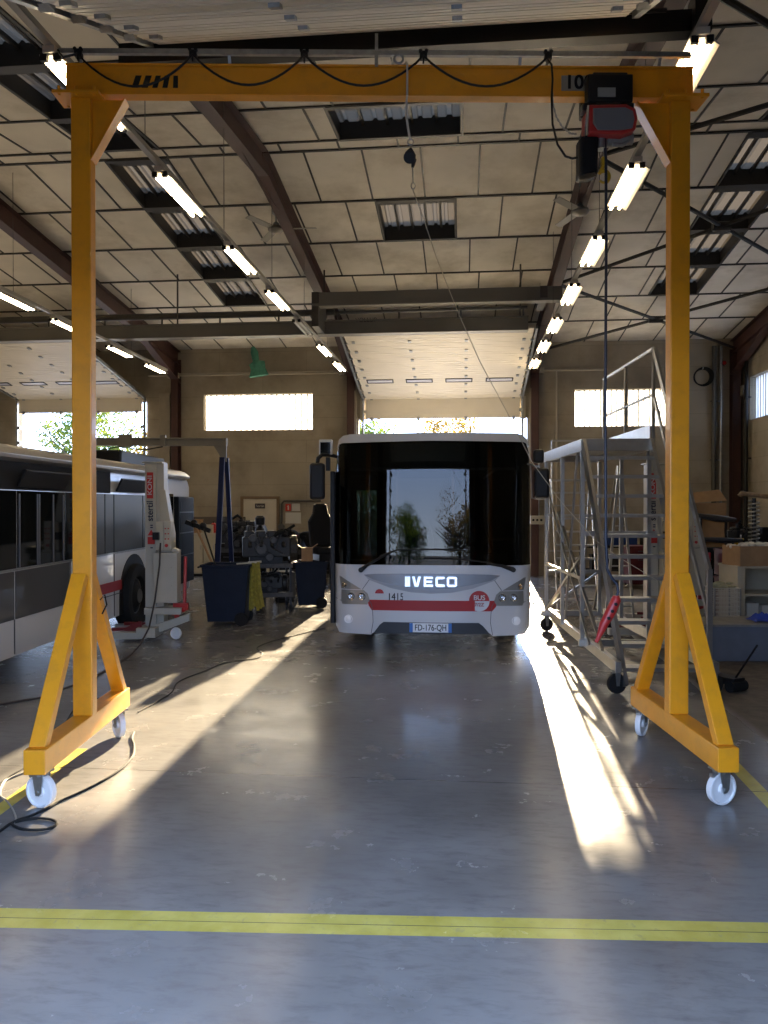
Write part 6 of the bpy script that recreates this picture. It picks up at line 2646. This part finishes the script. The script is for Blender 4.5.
# yellow clamp, red crate
q = WM @ Vector(((738 - 692) / F * Dw, 0.12, hw_))
o = thing('yellow_clamp', 'small yellow clamp on the dark table behind the foam carton', 'clamp', (q.x, q.y, q.z), YAW)
mb = MB()
mb.box((0, 0, 0.13), (0.28, 0.04, 0.035))
mb.box((0, 0, 0.06), (0.1, 0.06, 0.12))
mb.build('clamp_body', HOOK, o, bevel=0.004)
mb = MB()
mb.cyl((0.1, 0, 0.02), (0.1, 0, 0.2), 0.012)
mb.build('clamp_screw', STEEL, o)
q = C((731 - 384) / F * 11.6, 11.6)
o = thing('red_crate', 'dark red plastic crate on the floor behind the wire basket', 'crate', (q.x, q.y, 0), YAW)
hk = zat(548, 11.6)
for k in range(3):
    mb = MB()
    hh = hk / 3
    z0k = k * hh
    for s_ in (-1, 1):
        mb.box((0, s_ * 0.17, z0k + hh / 2), (0.34, 0.015, hh - 0.02))
        mb.box((s_ * 0.165, 0, z0k + hh / 2), (0.015, 0.34, hh - 0.02))
        mb.box((0, s_ * 0.175, z0k + hh - 0.03), (0.36, 0.03, 0.03))
    mb.box((0, 0, z0k + 0.012), (0.32, 0.33, 0.015))
    if k == 0:
        mb.build('crate_body', mat('dark_red_plastic', (0.11, 0.012, 0.015), 0.5), o)
        oc = o
    else:
        ck = mb.build('crate_body', mat('dark_red_plastic', (0.11, 0.012, 0.015), 0.5), None)
        ck.location = (0, 0, 0)
        e = thing('red_crate', 'dark red plastic crate, %s of the stack behind the wire basket' % ('middle' if k == 1 else 'topmost'), 'crate', (q.x, q.y, 0), YAW, 'red crates stacked behind the wire basket')
        ck.parent = e
oc['group'] = 'red crates stacked behind the wire basket'
oc['label'] = 'dark red plastic crate, lowest of the stack behind the wire basket'

# dark oily blocks (jacks) on the floor right of the crane column
P = atZ(722, 688, 0)
o = thing('trolley_jack', 'small black trolley jack on the floor beside the right crane brace', 'jack', (P.x, P.y, 0), YAW + 0.5)
mb = MB()
mb.box((0, 0, 0.1), (0.18, 0.4, 0.07))
mb.cyl((0, 0.1, 0.13), (0, 0.1, 0.24), 0.05)
mb.bar((0, -0.15, 0.12), (0, -0.4, 0.5), 0.02, 0.02)
mb.build('jack_body', BLACKM, o, bevel=0.008)
mb = MB()
for y in (-0.17, 0.17):
    mb.cyl((-0.11, y, 0.055), (0.11, y, 0.055), 0.055, n=16)
mb.build('wheel', RUBBER, o)

# ------------------------------------------------------------------ floor cables
def floor_cable(label, pxs, r_=0.008, m_=RUBBER, name='floor_cable', z=None):
    pts = []
    P = [atZ(px, py, r_ + 0.001) for px, py in pxs]
    # catmull-rom
    for i in range(len(P) - 1):
        a = P[max(i - 1, 0)]
        b, c = P[i], P[i + 1]
        d = P[min(i + 2, len(P) - 1)]
        for k in range(6):
            u = k / 6
            pts.append(0.5 * ((2 * b) + (c - a) * u + (2 * a - 5 * b + 4 * c - d) * u * u + (3 * b - a - 3 * c + d) * u ** 3))
    pts.append(P[-1])
    cen = P[len(P) // 2]
    t = thing(name, label, 'cable', (cen.x, cen.y, 0))
    mb = MB()
    mb.tube(pts, r_, 6)
    mb.build('cable_run', m_, t, ws=True, smooth=True)
    return t


floor_cable('black cable looped on the floor by the left front caster', [(-14, 838), (0, 831), (12, 823), (30, 819), (45, 818.5), (55, 821), (56, 825), (47, 829), (33, 830), (20, 828.5), (12, 824), (18, 820), (30, 816), (48, 808), (60, 801), (80, 792), (100, 782), (115, 773), (125, 765), (133, 755), (134, 745), (132, 738), (134, 732)], 0.008)
floor_cable('thin dark cable crossing the floor behind the left crane foot', [(0, 786), (6, 778), (18, 771), (40, 757), (60, 737), (72, 712), (92, 700), (108, 697)], 0.006)
floor_cable('pale cable end lying beside the left front caster', [(14, 823), (16, 818), (12, 808), (6, 800), (1, 796), (0, 790), (4, 782), (10, 778), (25, 772)], 0.006, mat('pale_cable', (0.3, 0.28, 0.24), 0.6))
floor_cable('thin cable running over the sunlit floor towards the bus', [(138, 712), (160, 700), (172, 692), (176, 684), (186, 678), (205, 671), (225, 663), (257, 658), (262, 653), (257, 648), (270, 642), (300, 634), (325, 628)], 0.006)

# ------------------------------------------------------------------ outside: trees, ground, sky
BARK = mat('tree_bark', (0.08, 0.06, 0.045), 0.9)


def leaf_mat(name, col, tr):
    m = bpy.data.materials.new(name)
    m.use_nodes = True
    nt = m.node_tree
    nt.nodes.clear()
    out = nt.nodes.new('ShaderNodeOutputMaterial')
    a = nt.nodes.new('ShaderNodeBsdfDiffuse')
    a.inputs[0].default_value = (*col, 1)
    b = nt.nodes.new('ShaderNodeBsdfTranslucent')
    b.inputs[0].default_value = (*tr, 1)
    mx = nt.nodes.new('ShaderNodeMixShader')
    mx.inputs[0].default_value = 0.45
    nt.links.new(a.outputs[0], mx.inputs[1])
    nt.links.new(b.outputs[0], mx.inputs[2])
    nt.links.new(mx.outputs[0], out.inputs[0])
    return m


LEAF1 = leaf_mat('green_leaves', (0.07, 0.11, 0.03), (0.12, 0.16, 0.03))
LEAF2 = leaf_mat('autumn_leaves', (0.16, 0.12, 0.03), (0.25, 0.17, 0.04))


def tree(label, x, y, h_, rad, m_, n=3500, seed=0, group='trees behind the hall'):
    rnd = random.Random(seed)
    t = thing('tree', label, 'tree', (x, y, -0.2), rnd.uniform(0, 6), group)
    mb = MB()
    mb.tube([(0, 0, 0), (0.1, 0.05, h_ * 0.35), (0.0, -0.05, h_ * 0.85)], [0.22, 0.15, 0.04], 8)
    for k in range(7):
        a = rnd.uniform(0, 2 * PI)
        z = h_ * rnd.uniform(0.3, 0.6)
        mb.tube([(0.05, 0, z), (math.cos(a) * rad * 0.4, math.sin(a) * rad * 0.4, z + h_ * 0.12), (math.cos(a) * rad * 0.8, math.sin(a) * rad * 0.8, z + h_ * 0.28)], [0.08, 0.05, 0.02], 6)
    mb.build('trunk', BARK, t)
    mb = MB()
    blobs = []
    for k in range(22):
        a = rnd.uniform(0, 2 * PI)
        rr_ = rad * math.sqrt(rnd.random()) * 0.8
        z = h_ * rnd.uniform(0.32, 0.95)
        sh = 1 - abs(z / h_ - 0.6) * 1.1
        blobs.append((math.cos(a) * rr_ * sh, math.sin(a) * rr_ * sh, z, rad * rnd.uniform(0.22, 0.42)))
    for i in range(n):
        bx_, by_, bz_, br = blobs[i % len(blobs)]
        v = Vector((rnd.gauss(0, 1), rnd.gauss(0, 1), rnd.gauss(0, 1))).normalized() * br * rnd.random() ** 0.4
        c = Vector((bx_, by_, bz_)) + v
        q = Vector((rnd.gauss(0, 1), rnd.gauss(0, 1), rnd.gauss(0, 1))).normalized()
        u = q.orthogonal().normalized()
        w = q.cross(u)
        s_ = rnd.uniform(0.07, 0.13)
        mb.quad(c + u * s_, c + w * s_ * 0.5, c - u * s_, c - w * s_ * 0.5)
    mb.build('crown', m_, t)
    return t


tree('leafy green tree seen under the left sectional door, left part', -17.5, 36, 7.2, 2.9, LEAF1, 5200, 1)
tree('yellowing tree seen under the left sectional door, right part', -13.6, 37, 7.2, 2.6, LEAF2, 4200, 2)
tree('green tree seen above the bus roof at the left of the centre door', -4.1, 33, 5.5, 2.1, LEAF1, 3600, 3)
tree('yellow-green tree seen above the middle of the bus roof', -0.9, 38, 6.4, 2.2, LEAF2, 3400, 4)
# trees across the yard in front of the hall (reflected in the windscreen)
tree('round green tree across the yard, reflected at the left of the windscreen', -9.8, -15, 3.5, 4.2, LEAF1, 5200, 11, 'trees across the yard')
tree('low green tree across the yard, reflected in the middle of the windscreen', -3.4, -17, 3.3, 3.6, LEAF1, 5200, 12, 'trees across the yard')
tree('autumn-coloured tree across the yard, reflected at the right of the windscreen', 3.2, -15, 3.7, 4.0, LEAF2, 5200, 13, 'trees across the yard')
tree('dark green tree across the yard beyond the autumn tree', 14, -19, 5.2, 4.4, LEAF1, 3600, 14, 'trees across the yard')

# ------------------------------------------------------------------ light
w = bpy.data.worlds.new('sky')
SC.world = w
w.use_nodes = True
nt = w.node_tree
bg = nt.nodes['Background']
tc = nt.nodes.new('ShaderNodeTexCoord')
sp = nt.nodes.new('ShaderNodeSeparateXYZ')
nt.links.new(tc.outputs['Generated'], sp.inputs[0])
cr = nt.nodes.new('ShaderNodeValToRGB')
cr.color_ramp.elements[0].position = 0.0
cr.color_ramp.elements[0].color = (0.68, 0.80, 1.0, 1)
cr.color_ramp.elements[1].position = 1.0
cr.color_ramp.elements[1].color = (0.34, 0.42, 0.60, 1)
e = cr.color_ramp.elements.new(0.12)
e.color = (0.45, 0.62, 1.0, 1)
e = cr.color_ramp.elements.new(0.4)
e.color = (0.30, 0.46, 0.80, 1)
nt.links.new(sp.outputs[2], cr.inputs[0])
nt.links.new(cr.outputs[0], bg.inputs[0])
bg.inputs[1].default_value = 10.0
sd_ = bpy.data.lights.new('sun', 'SUN')
sd_.energy = 62.0
sd_.angle = R(0.6)
sd_.color = (1.0, 0.80, 0.52)
so = bpy.data.objects.new('sun', sd_)
COL.objects.link(so)
so.rotation_euler = Vector((0.034, 1.0, 0.25)).to_track_quat('Z', 'Y').to_euler()
so.location = (0.5, 30, 9)


def portal(cx_, cy_, cz_, w_, h_, rx):
    l = bpy.data.lights.new('door_portal', 'AREA')
    l.shape = 'RECTANGLE'
    l.size, l.size_y = w_, h_
    l.cycles.is_portal = True
    o = bpy.data.objects.new('door_portal', l)
    COL.objects.link(o)
    o.location = (cx_, cy_, cz_)
    o.rotation_euler = (rx, 0, 0)
    return o


portal((FDX0 + FDX1) / 2, YF - 0.3, 1.68, FDX1 - FDX0, 3.36, PI / 2)
portal((JX0 + JX1) / 2, YB + 0.3, 2.35, JX1 - JX0, 4.7, -PI / 2)
portal((LDX0 + LDX1) / 2, YB + 0.3, 2.35, LDX1 - LDX0, 4.7, -PI / 2)
vs = SC.view_settings
vs.view_transform = 'Standard'
vs.look = 'None'
vs.exposure = 0.0
vs.gamma = 1.0
vs.use_curve_mapping = False
SC.cycles.max_bounces = 10
SC.cycles.diffuse_bounces = 5
SC.cycles.transparent_max_bounces = 16
SC.cycles.caustics_reflective = True
SC.cycles.sample_clamp_indirect = 6.0
# ------------------------------------------------------------------ more workshop equipment in the dark corners
DKM = mat('sooty_black_paint', (0.012, 0.011, 0.010), 0.6, var=0.3, scale=7, spec=0.2)
DKR = mat('dull_dark_red', (0.08, 0.01, 0.012), 0.5, spec=0.3)
DKB = mat('workshop_blue', (0.01, 0.03, 0.12), 0.5, spec=0.3)


def chest(name, label, cat, px, D, w, d, h_, m, nd=4, rz=0.0, z=0.0):
    P = atD(px, 505, D)
    t = thing(name, label, cat, (P.x, P.y, z), YAW + rz)
    mb = MB()
    mb.box((0, 0, 0.1 + (h_ - 0.1) / 2), (w, d, h_ - 0.1))
    mb.build('cabinet_body', m, t, bevel=0.01)
    for i in range(nd):
        zz = 0.14 + (h_ - 0.18) * (i + 0.5) / nd
        mb = MB()
        mb.box((0, -d / 2 - 0.008, zz), (w - 0.05, 0.016, (h_ - 0.18) / nd - 0.02))
        dr_ = mb.build('drawer', m, t, bevel=0.003)
        mb = MB()
        mb.box((0, -d / 2 - 0.03, zz + 0.02), (w * 0.5, 0.015, 0.018))
        mb.build('handle', ENG2, dr_)
    for sx in (-1, 1):
        for sy_ in (-1, 1):
            mb = MB()
            mb.cyl((sx * (w / 2 - 0.06) - 0.02, sy_ * (d / 2 - 0.06), 0.05), (sx * (w / 2 - 0.06) + 0.02, sy_ * (d / 2 - 0.06), 0.05), 0.05, n=14)
            mb.build('caster', RUBBER, t)
    return t


chest('tool_chest', 'black wheeled tool chest against the back wall below the fire sign', 'tool chest', 292, 19.6, 0.95, 0.5, 1.15, DKM, 5)
chest('tool_chest', 'black wheeled tool chest against the back wall beside the bus mirror post', 'tool chest', 331, 19.4, 0.65, 0.5, 1.0, DKM, 4)
chest('tool_chest', 'black wheeled tool chest behind the blue jib legs and the farther trolley', 'tool chest', 234, 18.6, 0.8, 0.5, 0.95, DKM, 4)
chest('tool_chest', 'dark red tool chest seen through the stair treads at the back wall', 'tool chest', 642, 17.6, 0.7, 0.5, 0.95, DKR, 4)
chest('tool_chest', 'black tool chest under the right handrail near the back wall', 'tool chest', 697, 16.5, 0.8, 0.5, 1.1, DKM, 4)

# workbench at the back wall behind the stairs
P = atD(606, 505, 18.6)
t = thing('workbench', 'long dark workbench at the back wall behind the aluminium stairs', 'workbench', (P.x, P.y, 0), 0)
mb = MB()
mb.box((0.45, 0.3, 0.87), (2.0, 0.65, 0.06))
mb.build('bench_top', DKM, t, bevel=0.004)
for x in (-0.5, 1.4):
    for y in (0.03, 0.57):
        mb = MB()
        mb.box((x, y, 0.42), (0.06, 0.06, 0.84))
        mb.build('leg', DKM, t)
mb = MB()
mb.box((0.45, 0.32, 0.3), (1.9, 0.55, 0.03))
mb.build('lower_shelf', DKM, t)
BMx = chain_matrix(t)


def crate(label, q, w, d, h_, m, rz=0.0):
    o = thing('storage_crate', label, 'crate', q, rz)
    mb = MB()
    for s_ in (-1, 1):
        mb.box((0, s_ * d / 2, h_ / 2), (w, 0.012, h_))
        mb.box((s_ * w / 2, 0, h_ / 2), (0.012, d, h_))
    mb.box((0, 0, 0.008), (w, d, 0.014))
    mb.build('crate_body', m, o)
    mb = MB()
    for s_ in (-1, 1):
        mb.box((0, s_ * (d / 2 + 0.005), h_ - 0.015), (w + 0.02, 0.02, 0.03))
        mb.box((s_ * (w / 2 + 0.005), 0, h_ - 0.015), (0.02, d + 0.02, 0.03))
    mb.build('crate_rim', m, o)
    return o


crate('blue crate on the dark workbench behind the stairs', BMx @ Vector((0.35, 0.25, 0.902)), 0.75, 0.4, 0.28, DKB)
crate('small black crate on the dark workbench right of the blue crate', BMx @ Vector((1.1, 0.25, 0.902)), 0.45, 0.35, 0.25, DKM)
crate('black crate on the lower shelf of the workbench behind the stairs, left', BMx @ Vector((0.0, 0.3, 0.317)), 0.6, 0.4, 0.35, DKM)
crate('dull red crate on the lower shelf of the workbench behind the stairs', BMx @ Vector((0.8, 0.3, 0.317)), 0.6, 0.4, 0.3, DKR)

# loaded items on and under the dark table at the right
lab = ['black crate under the dark table at the right, near the crane leg', 'black crate under the dark table at the right, middle', 'navy crate under the dark table at the right edge']
for k, (x, m_) in enumerate(((0.45, DKM), (1.15, DKM), (1.85, DKB))):
    crate(lab[k], WM @ Vector((x, 0.38, 0.368)), 0.58, 0.5, 0.45, m_, YAW)
for k, (x, hh) in enumerate(((1.53, 0.3), (2.1, 0.42))):
    crate(['black crate on the dark table behind the coil spring', 'tall black crate on the dark table at the right edge'][k], WM @ Vector((x, 0.58, hw_ + 0.002)), 0.46, 0.34, hh, DKM, YAW)
# dark lorry side panel leaning against the back wall corner
P0_, P1_ = atY(690, 505, 20.3), atY(742, 505, 20.3)
t = thing('body_panel', 'large dark vehicle panel leaning against the back wall near the right corner', 'panel', ((P0_.x + P1_.x) / 2 - 0.3, 20.35, 0), 0)
w_ = (P1_.x - P0_.x) * 0.72
mb = MB()
mb.prism([(-w_ / 2, 0.02), (w_ / 2, 0.02), (w_ / 2, 1.2), (w_ / 2 - 0.2, 1.55), (-w_ / 2 + 0.3, 1.65), (-w_ / 2, 1.3)], (0, 0, 0), (1, 0, 0), (0, 0.14, 1), (0, 0.05, 0))
mb.build('panel_sheet', DKM, t, bevel=0.01)
mb = MB()
for x in (-w_ / 4, w_ / 4):
    mb.box((x, 0.02, 0.8), (0.05, 0.12, 1.3), Matrix.Rotation(R(-8), 3, 'X'))
mb.build('stiffener', DKM, t)
